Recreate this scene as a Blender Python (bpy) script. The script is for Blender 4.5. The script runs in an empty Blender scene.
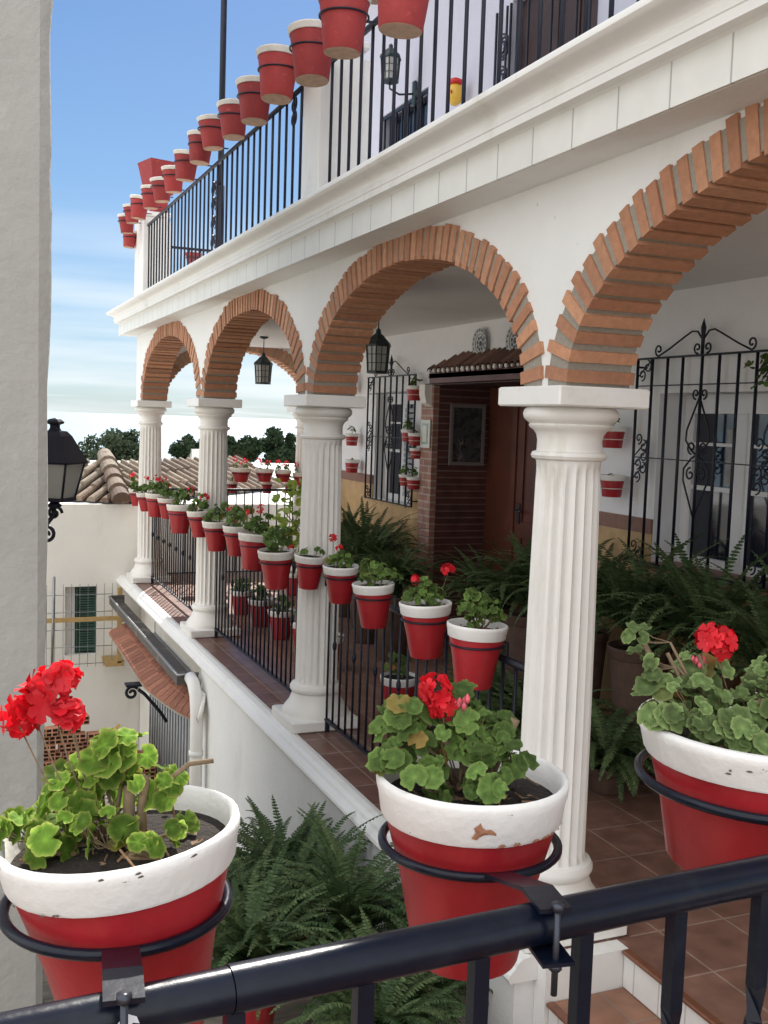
import bpy, bmesh, math, random
from mathutils import Vector, Matrix
R_=math.radians; PI=math.pi
SC=bpy.context.scene; COL=SC.collection
rnd=random.Random(7)
# ------------------------------------------------------------------ mesh builder
class MB:
    def __init__(s): s.v=[]; s.f=[]; s.c=[]; s.sm=[]; s.uv=[]
    def add(s,vs,fs,c=None,smooth=False,uvs=None):
        b=len(s.v); s.v+= [tuple(p) for p in vs]
        c=rnd.random() if c is None else c
        for i,f in enumerate(fs):
            s.f.append([b+k for k in f]); s.c.append(c); s.sm.append(smooth)
            s.uv.append([uvs[k] for k in f] if uvs else None)
    def box(s,x0,x1,y0,y1,z0,z1,c=None,M=None,bev=0):
        if bev:
            b=min(bev,(x1-x0)*.3,(y1-y0)*.3,(z1-z0)*.3)
            # chamfered in plan and at top/bottom
            def ring(z,i): return [(x0+b+i,y0+i,z),(x1-b-i,y0+i,z),(x1-i,y0+b+i,z),(x1-i,y1-b-i,z),(x1-b-i,y1-i,z),(x0+b+i,y1-i,z),(x0+i,y1-b-i,z),(x0+i,y0+b+i,z)]
            vs=ring(z0,b)+ring(z0+b,0)+ring(z1-b,0)+ring(z1,b)
            fs=[[7,6,5,4,3,2,1,0],list(range(24,32))]
            for k in range(3):
                for j in range(8): fs.append([k*8+j,k*8+(j+1)%8,k*8+8+(j+1)%8,k*8+8+j])
        else:
            vs=[(x,y,z) for z in (z0,z1) for x,y in ((x0,y0),(x1,y0),(x1,y1),(x0,y1))]
            fs=[[3,2,1,0],[4,5,6,7],[0,1,5,4],[1,2,6,5],[2,3,7,6],[3,0,4,7]]
        if M is not None: vs=[M@Vector(p) for p in vs]
        s.add(vs,fs,c)
    def tube(s,pts,r,n=8,c=None,caps=True,flat=None):
        pts=[Vector(p) for p in pts]; rs=r if isinstance(r,(list,tuple)) else [r]*len(pts)
        vs=[];N=None
        for i,p in enumerate(pts):
            t=(pts[min(i+1,len(pts)-1)]-pts[max(i-1,0)]).normalized()
            if N is None:
                N=t.cross(Vector((0,0,1)));
                if N.length<.05: N=t.cross(Vector((0,1,0)))
            N=(N-t*N.dot(t)).normalized(); B=t.cross(N)
            for k in range(n):
                a=2*PI*(k+.5)/n; vs.append(p+(N*math.cos(a)+B*math.sin(a))*rs[i])
        fs=[[i*n+k,i*n+(k+1)%n,(i+1)*n+(k+1)%n,(i+1)*n+k] for i in range(len(pts)-1) for k in range(n)]
        if caps: fs+=[list(range(n))[::-1],[len(vs)-n+k for k in range(n)]]
        s.add(vs,fs,c,smooth=n>4)
    def lathe(s,prof,n=32,o=(0,0,0),c=None,cap=True,M=None,smooth=True,rf=None):
        vs=[]
        for r,z in prof:
            for k in range(n):
                a=2*PI*k/n; q=r if rf is None else rf(r,a)
                vs.append((o[0]+q*math.cos(a),o[1]+q*math.sin(a),o[2]+z))
        m=len(prof)
        fs=[[i*n+k,i*n+(k+1)%n,(i+1)*n+(k+1)%n,(i+1)*n+k] for i in range(m-1) for k in range(n)]
        if cap: fs+=[list(range(n))[::-1],[(m-1)*n+k for k in range(n)]]
        if M is not None: vs=[M@Vector(p) for p in vs]
        s.add(vs,fs,c,smooth=smooth)
    def extr(s,prof,axis,a0,a1,c=None):   # closed profile extruded along axis ('x': (y,z) profile, 'y': (x,z))
        n=len(prof); vs=[]
        for a in (a0,a1):
            for p in prof: vs.append((a,p[0],p[1]) if axis=='x' else ((p[0],a,p[1]) if axis=='y' else (p[0],p[1],a)))
        fs=[[k,(k+1)%n,n+(k+1)%n,n+k] for k in range(n)]+[list(range(n))[::-1],[n+k for k in range(n)]]
        s.add(vs,fs,c)
    def build(s,name,mat,parent=None,root=None,autosmooth=None):
        me=bpy.data.meshes.new(name); me.from_pydata(s.v,[],s.f); me.validate(clean_customdata=False)
        me.materials.append(mat)
        if len(me.polygons)==len(s.f):
            me.polygons.foreach_set('use_smooth',s.sm)
            at=me.attributes.new('var','FLOAT','FACE'); at.data.foreach_set('value',s.c)
            if any(u is not None for u in s.uv):
                ul=me.uv_layers.new(name='UVMap'); flat=[]
                for f,u in zip(s.f,s.uv):
                    for k in range(len(f)): flat+= list(u[k]) if u else [0,0]
                ul.data.foreach_set('uv',flat)
        bm=bmesh.new(); bm.from_mesh(me)
        if len(s.f)<60000 and not getattr(s,'openmesh',False): bmesh.ops.recalc_face_normals(bm,faces=bm.faces)
        bm.to_mesh(me); bm.free()
        if autosmooth is not None: me.set_sharp_from_angle(angle=R_(autosmooth))
        o=bpy.data.objects.new(name,me); COL.objects.link(o)
        if parent is not None:
            o.parent=parent
            if root: o.matrix_parent_inverse=Matrix.Translation(-Vector(parent.location))
        return o
def tag(o,label=None,cat=None,group=None,kind=None):
    if label: o['label']=label
    if cat: o['category']=cat
    if group: o['group']=group
    if kind: o['kind']=kind
    return o
def thing(name,label,cat,loc=(0,0,0),group=None,rz=0):
    o=bpy.data.objects.new(name,None); COL.objects.link(o); o.location=loc; o.rotation_euler=(0,0,rz); o.empty_display_size=.1
    return tag(o,label,cat,group)
def dup(root,loc,rz=0,label=None,group=None,scale=1):
    r=root.copy(); COL.objects.link(r); r.location=loc; r.rotation_euler=(0,0,rz); r.scale=(scale,)*3
    if label: r['label']=label
    if group: r['group']=group
    for ch in list(root.children):
        c=ch.copy(); COL.objects.link(c); c.parent=r
        for g in list(ch.children):
            d=g.copy(); COL.objects.link(d); d.parent=c
    return r
# ------------------------------------------------------------------ materials
def mat(name,col,rough=.6,var=0,noise=0,nscale=8,bump=0,bscale=60,spec=.5,metal=0,col2=None,mix=None,translucent=0,coat=0,stain=None):
    m=bpy.data.materials.new(name); m.use_nodes=True; nt=m.node_tree; N=nt.nodes; L=nt.links
    b=N['Principled BSDF']; b.inputs['Roughness'].default_value=rough; b.inputs['Metallic'].default_value=metal
    b.inputs['Specular IOR Level'].default_value=spec; b.inputs['Coat Weight'].default_value=coat
    tc=N.new('ShaderNodeTexCoord')
    base=N.new('ShaderNodeRGB'); base.outputs[0].default_value=(*col,1); out=base.outputs[0]
    def mixc(fac,a,bc,mode='MIX'):
        x=N.new('ShaderNodeMix'); x.data_type='RGBA'; x.blend_type=mode
        if isinstance(fac,float) or isinstance(fac,int): x.inputs[0].default_value=fac
        else: L.new(fac,x.inputs[0])
        L.new(a,x.inputs[6])
        if isinstance(bc,tuple): x.inputs[7].default_value=(*bc,1)
        else: L.new(bc,x.inputs[7])
        return x.outputs[2]
    def noi(sc,det=4,ro=.6):
        n=N.new('ShaderNodeTexNoise'); n.inputs['Scale'].default_value=sc; n.inputs['Detail'].default_value=det; n.inputs['Roughness'].default_value=ro
        L.new(tc.outputs['Object'],n.inputs['Vector']); return n.outputs['Fac']
    def ramp(inp,p0,p1):
        r=N.new('ShaderNodeMapRange'); r.inputs['From Min'].default_value=p0; r.inputs['From Max'].default_value=p1; L.new(inp,r.inputs['Value']); return r.outputs[0]
    if var or col2:
        a=N.new('ShaderNodeAttribute'); a.attribute_name='var'
        if col2: out=mixc(a.outputs['Fac'],out,col2)
        if var:
            h=N.new('ShaderNodeHueSaturation'); L.new(out,h.inputs['Color']); mr=N.new('ShaderNodeMapRange'); mr.inputs['To Min'].default_value=1-var; mr.inputs['To Max'].default_value=1+var
            wn=N.new('ShaderNodeTexWhiteNoise'); wn.noise_dimensions='1D'; L.new(a.outputs['Fac'],wn.inputs['W'])
            L.new(wn.outputs['Value'],mr.inputs['Value']); L.new(mr.outputs[0],h.inputs['Value']); out=h.outputs[0]
    if noise:
        n=noi(nscale,6); d=N.new('ShaderNodeMapRange'); d.inputs['From Min'].default_value=.3; d.inputs['From Max'].default_value=.7
        d.inputs['To Min'].default_value=1-noise; d.inputs['To Max'].default_value=1+noise*.4; L.new(n,d.inputs['Value'])
        h=N.new('ShaderNodeHueSaturation'); L.new(out,h.inputs['Color']); L.new(d.outputs[0],h.inputs['Value']); out=h.outputs[0]
    if stain:   # list of (colour, scale, threshold, softness, stretch)
        for (sc_,scale,th,so,st) in stain:
            mp=N.new('ShaderNodeMapping'); mp.inputs['Scale'].default_value=st; L.new(tc.outputs['Object'],mp.inputs['Vector'])
            n=N.new('ShaderNodeTexNoise'); n.inputs['Scale'].default_value=scale; n.inputs['Detail'].default_value=8; n.inputs['Roughness'].default_value=.65
            L.new(mp.outputs[0],n.inputs['Vector']); out=mixc(ramp(n.outputs['Fac'],th,th+so),out,sc_)
    L.new(out,b.inputs['Base Color'])
    if bump:
        bp=N.new('ShaderNodeBump'); bp.inputs['Strength'].default_value=bump; bp.inputs['Distance'].default_value=.01
        L.new(noi(bscale,5),bp.inputs['Height']); L.new(bp.outputs[0],b.inputs['Normal'])
    if translucent:
        t=N.new('ShaderNodeBsdfTranslucent'); L.new(out,t.inputs['Color']); ms=N.new('ShaderNodeMixShader'); ms.inputs[0].default_value=translucent
        o=N['Material Output']; L.new(b.outputs[0],ms.inputs[1]); L.new(t.outputs[0],ms.inputs[2]); L.new(ms.outputs[0],o.inputs['Surface'])
    return m
def tile_mat(name,col,col2,mort,w,h,rot=0,rough=.45,msize=.008,offset=0,plane='xy',bump=.3,nz=.3):
    m=bpy.data.materials.new(name); m.use_nodes=True; nt=m.node_tree; N=nt.nodes; L=nt.links; b=N['Principled BSDF']
    tc=N.new('ShaderNodeTexCoord'); sp=N.new('ShaderNodeSeparateXYZ'); L.new(tc.outputs['Object'],sp.inputs[0]); cb=N.new('ShaderNodeCombineXYZ')
    ix={'x':0,'y':1,'z':2}; L.new(sp.outputs[ix[plane[0]]],cb.inputs[0]); L.new(sp.outputs[ix[plane[1]]],cb.inputs[1])
    mp=N.new('ShaderNodeMapping'); mp.inputs['Rotation'].default_value=(0,0,rot); L.new(cb.outputs[0],mp.inputs[0])
    t=N.new('ShaderNodeTexBrick'); t.offset=offset; t.inputs['Scale'].default_value=1; t.inputs['Brick Width'].default_value=w; t.inputs['Row Height'].default_value=h
    t.inputs['Mortar Size'].default_value=msize; t.inputs['Mortar Smooth'].default_value=.2; t.inputs['Color1'].default_value=(*col,1); t.inputs['Color2'].default_value=(*col2,1); t.inputs['Mortar'].default_value=(*mort,1)
    L.new(mp.outputs[0],t.inputs[0])
    n=N.new('ShaderNodeTexNoise'); n.inputs['Scale'].default_value=9; n.inputs['Detail'].default_value=8; L.new(tc.outputs['Object'],n.inputs[0])
    mr=N.new('ShaderNodeMapRange'); mr.inputs['From Min'].default_value=.3; mr.inputs['From Max'].default_value=.7; mr.inputs['To Min'].default_value=1-nz; mr.inputs['To Max'].default_value=1+nz*.6; L.new(n.outputs['Fac'],mr.inputs[0])
    hs=N.new('ShaderNodeHueSaturation'); L.new(t.outputs['Color'],hs.inputs['Color']); L.new(mr.outputs[0],hs.inputs['Value']); L.new(hs.outputs[0],b.inputs['Base Color'])
    b.inputs['Roughness'].default_value=rough
    bp=N.new('ShaderNodeBump'); bp.invert=True; bp.inputs['Strength'].default_value=bump; bp.inputs['Distance'].default_value=.01; L.new(t.outputs['Fac'],bp.inputs['Height']); L.new(bp.outputs[0],b.inputs['Normal'])
    return m
M={}
WS=((.46,.44,.40),2.2,.58,.25,(1,1,.25))
M['facade']=mat('facade_white',(.80,.80,.78),.75,noise=.04,nscale=3,bump=.25,bscale=45,stain=[((.60,.58,.52),1.6,.54,.3,(1,1,.4)),((.50,.47,.42),22,.70,.05,(1,1,.5))])
M['trim']=mat('white_trim',(.82,.81,.78),.5,noise=.04,nscale=6,bump=.08,bscale=30,stain=[((.60,.57,.50),3.0,.55,.25,(1,1,1)),((.46,.43,.37),35,.70,.05,(1,1,1))])
M['column']=mat('column_white',(.80,.78,.74),.45,noise=.03,bump=.05,bscale=40,stain=[((.60,.575,.50),5,.56,.25,(1,1,.35)),((.45,.42,.36),40,.71,.04,(1,1,.6))])
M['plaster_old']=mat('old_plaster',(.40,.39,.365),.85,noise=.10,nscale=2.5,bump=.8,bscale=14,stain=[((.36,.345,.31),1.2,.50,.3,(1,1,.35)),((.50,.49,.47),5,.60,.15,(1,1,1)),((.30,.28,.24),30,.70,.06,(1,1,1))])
M['cream']=mat('cream_plaster',(.80,.785,.74),.85,noise=.05,nscale=2,bump=.35,bscale=20,stain=[((.62,.56,.46),1.5,.56,.25,(1,1,.3))])
M['interior']=mat('inner_white',(.82,.82,.83),.8,noise=.03,bump=.15,bscale=40)
M['shaded_white']=mat('upper_white_shade',(.50,.50,.59),.8,noise=.03,bump=.2,bscale=40)  # white wall with its bluish sky-lit shade put into the colour
M['ochre']=mat('ochre_dado',(.56,.36,.17),.6,noise=.25,nscale=7,bump=.1)
M['brownband']=mat('brown_band',(.25,.12,.08),.5,noise=.2,nscale=20)
M['brick']=mat('arch_brick',(.42,.19,.105),.8,col2=(.55,.28,.16),var=.12,noise=.20,nscale=30,bump=.5,bscale=120,stain=[((.66,.60,.52),14,.68,.08,(1,1,1)),((.25,.11,.07),9,.66,.15,(1,1,1))])
M['mortar']=mat('mortar',(.33,.30,.25),.9,noise=.15,nscale=60,bump=.5,bscale=120)
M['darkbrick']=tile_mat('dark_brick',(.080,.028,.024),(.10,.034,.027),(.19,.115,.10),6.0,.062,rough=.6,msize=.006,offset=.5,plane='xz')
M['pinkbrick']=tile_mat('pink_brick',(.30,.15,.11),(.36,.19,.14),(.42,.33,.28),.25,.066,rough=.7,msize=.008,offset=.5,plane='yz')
M['iron']=mat('black_iron',(.008,.010,.022),.45,noise=.2,nscale=30,bump=.08,bscale=80,spec=.35)
M['rail_paint']=mat('gloss_black_paint',(.0035,.006,.016),.28,noise=.3,nscale=25,bump=.07,bscale=40,spec=.30,stain=[((.05,.055,.06),45,.70,.04,(1,1,1)),((.012,.016,.026),8,.5,.2,(1,1,1)),((.12,.06,.035),70,.735,.02,(1,1,1))])
M['red']=mat('red_paint',(.37,.016,.023),.36,var=.10,noise=.2,nscale=12,bump=.12,bscale=35,stain=[((.29,.013,.016),5,.54,.3,(1,1,.4)),((.52,.09,.09),7,.62,.25,(1,1,.3)),((.66,.14,.12),60,.75,.03,(1,1,1)),((.55,.45,.42),45,.79,.02,(1,1,1))])
M['redmatte']=mat('faded_red',(.34,.036,.036),.7,var=.22,noise=.14,nscale=14,bump=.3,bscale=50,stain=[((.62,.15,.11),22,.62,.12,(1,1,1)),((.34,.03,.03),8,.58,.2,(1,1,1))])
M['rim']=mat('white_pot_paint',(.80,.78,.75),.5,noise=.05,nscale=10,bump=.35,bscale=22,stain=[((.60,.55,.48),3,.6,.2,(1,1,3)),((.34,.15,.09),13,.672,.012,(1,1,1.4)),((.16,.11,.09),60,.70,.02,(1,1,1.6))])
M['rimfar']=mat('chalky_white',(.76,.72,.66),.7,noise=.15,nscale=15,bump=.3,stain=[((.40,.22,.14),12,.68,.05,(1,1,1)),((.55,.50,.44),6,.55,.15,(1,1,1))])
M['potbase']=mat('bare_clay',(.42,.27,.18),.85,noise=.25,nscale=25)
M['brownpot']=mat('brown_clay',(.10,.055,.038),.8,noise=.3,nscale=20)
M['chipclay']=mat('exposed_clay',(.36,.16,.09),.9,noise=.3,nscale=80)
M['darkchip']=mat('dark_flake',(.13,.10,.09),.9)
M['dry']=mat('dry_leaf',(.22,.13,.07),.9,var=.4,noise=.3,nscale=60)
M['soil']=mat('soil',(.022,.014,.010),.95,noise=.5,nscale=60,bump=1,bscale=90)
M['stem']=mat('woody_stem',(.20,.14,.08),.8,noise=.3,nscale=60,bump=.4)
M['petiole']=mat('green_stem',(.20,.22,.09),.6,noise=.2,nscale=40)
M['petal']=mat('red_petal',(.66,.010,.022),.55,var=.30,translucent=.3)
M['bud']=mat('pink_bud',(.60,.10,.13),.5,var=.2)
M['tile']=tile_mat('terrace_tile',(.22,.115,.085),(.26,.14,.105),(.34,.25,.20),.33,.33,rough=.32,msize=.005)
M['tread']=tile_mat('tread_tile',(.27,.125,.075),(.31,.15,.09),(.26,.18,.13),.33,.30,rough=.4,msize=.005)
M['ledgetile']=tile_mat('ledge_tile',(.145,.066,.052),(.19,.09,.068),(.30,.22,.18),.20,.29,rough=.35,msize=.006)
M['nosing']=mat('nosing',(.20,.08,.045),.4,noise=.3,nscale=20)
M['friezetile']=tile_mat('frieze_tile',(.74,.74,.70),(.76,.76,.72),(.42,.42,.40),.26,3,rough=.5,msize=.004,plane='yz',bump=.5,nz=.05)
M['risertile']=tile_mat('riser_tile',(.74,.73,.70),(.76,.75,.72),(.5,.48,.45),.15,2,rough=.4,msize=.004,plane='yz',nz=.06)
M['ceiling']=mat('ceiling_white',(.74,.735,.73),.9,noise=.03)
M['wood']=mat('brown_door_wood',(.115,.032,.018),.4,noise=.35,nscale=4,bump=.2,bscale=25,stain=[((.05,.016,.010),3,.5,.3,(6,6,.4))])
M['darkwood']=mat('dark_wood',(.05,.022,.018),.5,noise=.3,nscale=6)
M['upvc']=mat('white_window_frame',(.76,.76,.76),.35)
M['glass']=mat('dark_window_glass',(.012,.016,.028),.06,spec=.8)
M['curtain']=mat('curtain',(.45,.44,.42),.9,noise=.3,nscale=12)
M['shutter']=mat('grey_shutter',(.36,.38,.40),.6,noise=.1)
M['greenshutter']=mat('green_shutter',(.03,.085,.065),.5,noise=.3,nscale=10)
M['greymetal']=mat('galvanised',(.30,.31,.32),.35,metal=.7,noise=.2,nscale=10)
M['gutterin']=mat('gutter_inside',(.10,.09,.085),.7,noise=.3,nscale=12,stain=[((.22,.20,.17),5,.55,.1,(1,1,1))])
M['verdigris']=mat('lantern_green_black',(.012,.028,.032),.4,noise=.3,nscale=40)
M['lampglass']=mat('frosted_glass',(.60,.60,.56),.35,translucent=.4,spec=.6)
M['rooftile']=mat('old_roof_tile',(.15,.095,.065),.85,col2=(.29,.235,.175),var=.25,noise=.3,nscale=25,bump=.4,stain=[((.42,.37,.29),7,.62,.12,(1,1,1)),((.06,.04,.03),11,.56,.12,(1,1,1))])
M['porchtile']=mat('porch_tile',(.15,.075,.055),.8,col2=(.22,.12,.09),var=.2,noise=.25,nscale=30,bump=.3)
M['canopytile']=mat('canopy_tile',(.27,.105,.062),.8,col2=(.36,.15,.09),var=.2,noise=.25,nscale=30,bump=.3)
M['hollow']=mat('hollow_brick',(.50,.22,.13),.85,col2=(.58,.31,.20),var=.15,noise=.2,nscale=20,bump=.3)
M['dark']=mat('dark_void',(.03,.018,.014),.9)
M['bamboo']=mat('tan_pole',(.45,.30,.12),.7,noise=.2,nscale=15)
M['street']=tile_mat('street_paving',(.40,.36,.29),(.46,.41,.33),(.30,.27,.22),.42,.28,rough=.85,msize=.012,offset=.5)
M['hill']=mat('hillside',(.09,.10,.05),.95,noise=.4,nscale=.05)
M['fern']=mat('fern_green',(.042,.080,.028),.6,col2=(.125,.175,.070),var=.3,translucent=.22,spec=.3)
M['pine']=mat('pine_foliage',(.016,.034,.018),.8,col2=(.040,.065,.028),var=.35,translucent=.08,spec=.2)
M['tree']=mat('tree_foliage',(.035,.055,.032),.8,col2=(.075,.10,.055),var=.35,translucent=.15,spec=.2)
M['bark']=mat('bark',(.09,.065,.045),.9,noise=.3,bump=.5,bscale=8)
M['basil']=mat('bright_leaf',(.20,.34,.05),.6,col2=(.34,.44,.08),var=.2,translucent=.4)
M['porcelain']=mat('plate_white',(.60,.61,.60),.25)
M['platedeco']=mat('plate_pattern',(.05,.07,.09),.3)
M['frame']=mat('grey_frame',(.20,.18,.17),.4)
M['artprint']=mat('dim_print',(.06,.055,.06),.35,stain=[((.30,.27,.25),7,.54,.05,(1,1,1)),((.02,.02,.03),14,.5,.05,(1,1,1))])
M['yellow']=mat('yellow_ceramic',(.70,.42,.05),.35,noise=.1)
M['redglaze']=mat('red_ceramic',(.55,.02,.02),.35)
M['mint']=mat('mint_glaze',(.30,.42,.34),.3)
M['number']=mat('plaque_white',(.62,.62,.56),.3)
M['steel']=mat('bolt_steel',(.05,.055,.07),.35,metal=.6)
M['whitechip']=mat('flaked_paint_chip',(.75,.77,.80),.4)
def leaf_mat(name,base,edge,var=.25,tr=.3):
    m=bpy.data.materials.new(name); m.use_nodes=True; nt=m.node_tree; N=nt.nodes; L=nt.links; b=N['Principled BSDF']
    uv=N.new('ShaderNodeUVMap'); sp=N.new('ShaderNodeSeparateXYZ'); L.new(uv.outputs[0],sp.inputs[0])
    r1=N.new('ShaderNodeValToRGB'); e=r1.color_ramp; e.elements[0].position=0; e.elements[0].color=(*[min(1,c*1.5) for c in base],1); e.elements[1].position=1; e.elements[1].color=(*edge,1)
    k=e.elements.new(.25); k.color=(*base,1); k=e.elements.new(.62); k.color=(*[c*.78 for c in base],1); k=e.elements.new(.78); k.color=(*base,1)
    L.new(sp.outputs[0],r1.inputs[0])
    # veins : palmate lines from uv.y (angle 0..1)
    w=N.new('ShaderNodeMath'); w.operation='MULTIPLY'; w.inputs[1].default_value=7*2*PI; L.new(sp.outputs[1],w.inputs[0])
    cs=N.new('ShaderNodeMath'); cs.operation='COSINE'; L.new(w.outputs[0],cs.inputs[0])
    mr=N.new('ShaderNodeMapRange'); mr.inputs['From Min'].default_value=.93; mr.inputs['From Max'].default_value=1.; mr.inputs['To Max'].default_value=.20; L.new(cs.outputs[0],mr.inputs[0])
    mx=N.new('ShaderNodeMix'); mx.data_type='RGBA'; L.new(mr.outputs[0],mx.inputs[0]); L.new(r1.outputs[0],mx.inputs[6]); mx.inputs[7].default_value=(*[min(1,c*1.7+.02) for c in base],1)
    a=N.new('ShaderNodeAttribute'); a.attribute_name='var'
    wn=N.new('ShaderNodeTexWhiteNoise'); wn.noise_dimensions='1D'; L.new(a.outputs['Fac'],wn.inputs['W'])
    m2=N.new('ShaderNodeMapRange'); m2.inputs['To Min'].default_value=1-var; m2.inputs['To Max'].default_value=1+var*1.4; L.new(wn.outputs['Value'],m2.inputs[0])
    tc=N.new('ShaderNodeTexCoord'); n=N.new('ShaderNodeTexNoise'); n.inputs['Scale'].default_value=70; n.inputs['Detail'].default_value=4; L.new(tc.outputs['Object'],n.inputs[0])
    m3=N.new('ShaderNodeMapRange'); m3.inputs['To Min'].default_value=.7; m3.inputs['To Max'].default_value=1.3; L.new(n.outputs['Fac'],m3.inputs[0])
    mm=N.new('ShaderNodeMath'); mm.operation='MULTIPLY'; L.new(m2.outputs[0],mm.inputs[0]); L.new(m3.outputs[0],mm.inputs[1])
    h=N.new('ShaderNodeHueSaturation'); L.new(mx.outputs[2],h.inputs['Color']); L.new(mm.outputs[0],h.inputs['Value'])
    # some leaves turn yellow / rusty
    old=N.new('ShaderNodeMapRange'); old.inputs['From Min'].default_value=.955; old.inputs['From Max'].default_value=.985; L.new(a.outputs['Fac'],old.inputs[0])
    m4=N.new('ShaderNodeMix'); m4.data_type='RGBA'; L.new(old.outputs[0],m4.inputs[0]); L.new(h.outputs[0],m4.inputs[6]); m4.inputs[7].default_value=(.34,.19,.06,1)
    L.new(m4.outputs[2],b.inputs['Base Color']); b.inputs['Roughness'].default_value=.72; b.inputs['Specular IOR Level'].default_value=.18
    bp=N.new('ShaderNodeBump'); bp.inputs['Strength'].default_value=.5; bp.inputs['Distance'].default_value=.002; L.new(n.outputs['Fac'],bp.inputs['Height']); L.new(bp.outputs[0],b.inputs['Normal'])
    t=N.new('ShaderNodeBsdfTranslucent'); L.new(m4.outputs[2],t.inputs['Color']); ms=N.new('ShaderNodeMixShader'); ms.inputs[0].default_value=tr
    L.new(b.outputs[0],ms.inputs[1]); L.new(t.outputs[0],ms.inputs[2]); L.new(ms.outputs[0],N['Material Output'].inputs['Surface'])
    return m
M['leaf_young_sunlit']=leaf_mat('geranium_leaf_young_sunlit',(.15,.27,.035),(.34,.38,.09),.5,.5)  # yellow-green leaves of the left pot, their backlight also put into the colour
M['leaf']=leaf_mat('geranium_leaf',(.105,.175,.042),(.15,.21,.06),.45,.32)
M['leaf_grey']=leaf_mat('geranium_leaf_grey',(.125,.185,.062),(.20,.25,.10),.45,.30)
M['leaf_far']=leaf_mat('geranium_leaf_far',(.085,.145,.038),(.14,.20,.06),.42,.28)
# ------------------------------------------------------------------ setting
def zg(y):   # street level falls away from the camera
    if y<4.2: return -2.62
    if y<13: return -2.62-(y-4.2)*.235
    return -4.69-(y-13)*.12 if y<60 else -10.3-(y-60)*.18
def struct(name,mb,m):
    o=mb.build(name,m); o['kind']='structure'; return o
g=MB(); ys=[-30,-8,-2,0,2,3,4.2,5,6,7,8,9,10,11,12,13,16,20,30,45,60]; xs=[-40,-15,-6,-3,0,2,4,8,20,50]
vs=[(x,y,zg(y)) for y in ys for x in xs]; n=len(xs)
g.add(vs,[[j*n+i,j*n+i+1,(j+1)*n+i+1,(j+1)*n+i] for j in range(len(ys)-1) for i in range(n-1)],smooth=True); struct('street',g,M['street'])
g=MB(); ys=[60.0,80,120,200,330]; xs=[-300,-100,-40,0,50,150,400]; n=len(xs)
vs=[(x,y,zg(y)-.3-4*abs(math.sin(x*.031+y*.05))*(y>61)) for y in ys for x in xs]
g.add(vs,[[j*n+i,j*n+i+1,(j+1)*n+i+1,(j+1)*n+i] for j in range(len(ys)-1) for i in range(n-1)],smooth=True); struct('hillside',g,M['hill'])
sea=MB(); sea.add([(-60000,250,-58),(60000,250,-58),(60000,60000,-58),(-60000,60000,-58)],[[0,1,2,3]])
ms=mat('sea_water',(.22,.32,.38),.35,spec=.8);  # water colour lightened to stand in for haze over the sea
nt=ms.node_tree; nn=nt.nodes.new('ShaderNodeTexNoise'); nn.inputs['Scale'].default_value=.02; nn.inputs['Detail'].default_value=8
tcn=nt.nodes.new('ShaderNodeTexCoord'); nt.links.new(tcn.outputs['Object'],nn.inputs[0]); bp=nt.nodes.new('ShaderNodeBump'); bp.inputs['Strength'].default_value=.6; bp.inputs['Distance'].default_value=12
nt.links.new(nn.outputs['Fac'],bp.inputs['Height']); nt.links.new(bp.outputs[0],nt.nodes['Principled BSDF'].inputs['Normal'])
struct('sea',sea,ms)
# camera landing with a low kerb
g=MB(); g.box(-3.2,1.6,-4,1.0,-2.9,-1.6); struct('landing',g,M['tread'])
# ------------------------------------------------------------------ the house
CY=[.55,3.53,6.45,9.46,12.65]   # column centres along the street
XC=2.26; WX0,WX1=2.14,2.41; ZF=-2.0; ZS=.155; ZT=1.07; BX=4.16; YE=12.98
house=thing('arcaded_house','white two-storey house with four brick arches on fluted columns above a raised terrace','house',(2.3,6,-2.6))
def hp(mb,name,m,parent=None,**k):
    return mb.build(name,m,parent if parent is not None else house,root=(parent is None),**k)
# columns
def column(y,x=XC):
    b=MB(); 
    b.lathe([(.218,-1.93),(.220,-1.905),(.206,-1.88),(.178,-1.845),(.160,-1.80),(.157,-1.785)],48,(x,y,0))
    b.lathe([(.145,-1.79),(.163,-1.783),(.173,-1.765),(.173,-1.75),(.163,-1.732),(.14,-1.725)],48,(x,y,0),cap=False)
    b.box(x-.232,x+.232,y-.232,y+.232,-2.0,-1.928,bev=.008)
    cap=MB(); cap.lathe([(.127,-.135),(.128,-.128),(.143,-.122),(.149,-.11),(.143,-.097),(.127,-.092),(.126,-.05),(.131,-.028),(.142,-.012),(.158,-.002),(.162,.008),(.157,.013),(.168,.020),(.182,.034),(.186,.052),(.180,.068),(.16,.082)],48,(x,y,0))
    NF=20; npf=8; n=NF*npf
    def rf(r,a):
        t=(a/(2*PI)*NF)%1; k=max(0,math.sin(PI*min(1,max(0,(t-.10)/.80)))); return r-d_*k**.55
    vs=[];prof=[]
    for z,r,d in [(-1.735,.140,0),(-1.72,.140,.0),(-1.69,.139,.017),(-1.2,.137,.019),(-.7,.133,.019),(-.22,.126,.018),(-.175,.125,.015),(-.15,.125,0),(-.125,.127,0)]:
        d_=d
        for k in range(n): 
            a=2*PI*k/n; q=rf(r,a); vs.append((x+q*math.cos(a),y+q*math.sin(a),z))
    sh=MB(); fs=[[i*n+k,i*n+(k+1)%n,(i+1)*n+(k+1)%n,(i+1)*n+k] for i in range(8) for k in range(n)]
    sh.add(vs,fs,smooth=True)
    ab=MB(); ab.box(x-.20,x+.20,y-.232,y+.232,.078,.153,bev=.006)
    o=hp(sh,'column',M['column'],autosmooth=50)
    b.build('base',M['column'],o,autosmooth=40); cap.build('capital',M['column'],o,autosmooth=40); ab.build('abacus',M['trim'],o)
for y in CY: column(y)
column(12.65,BX+.05)
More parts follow.
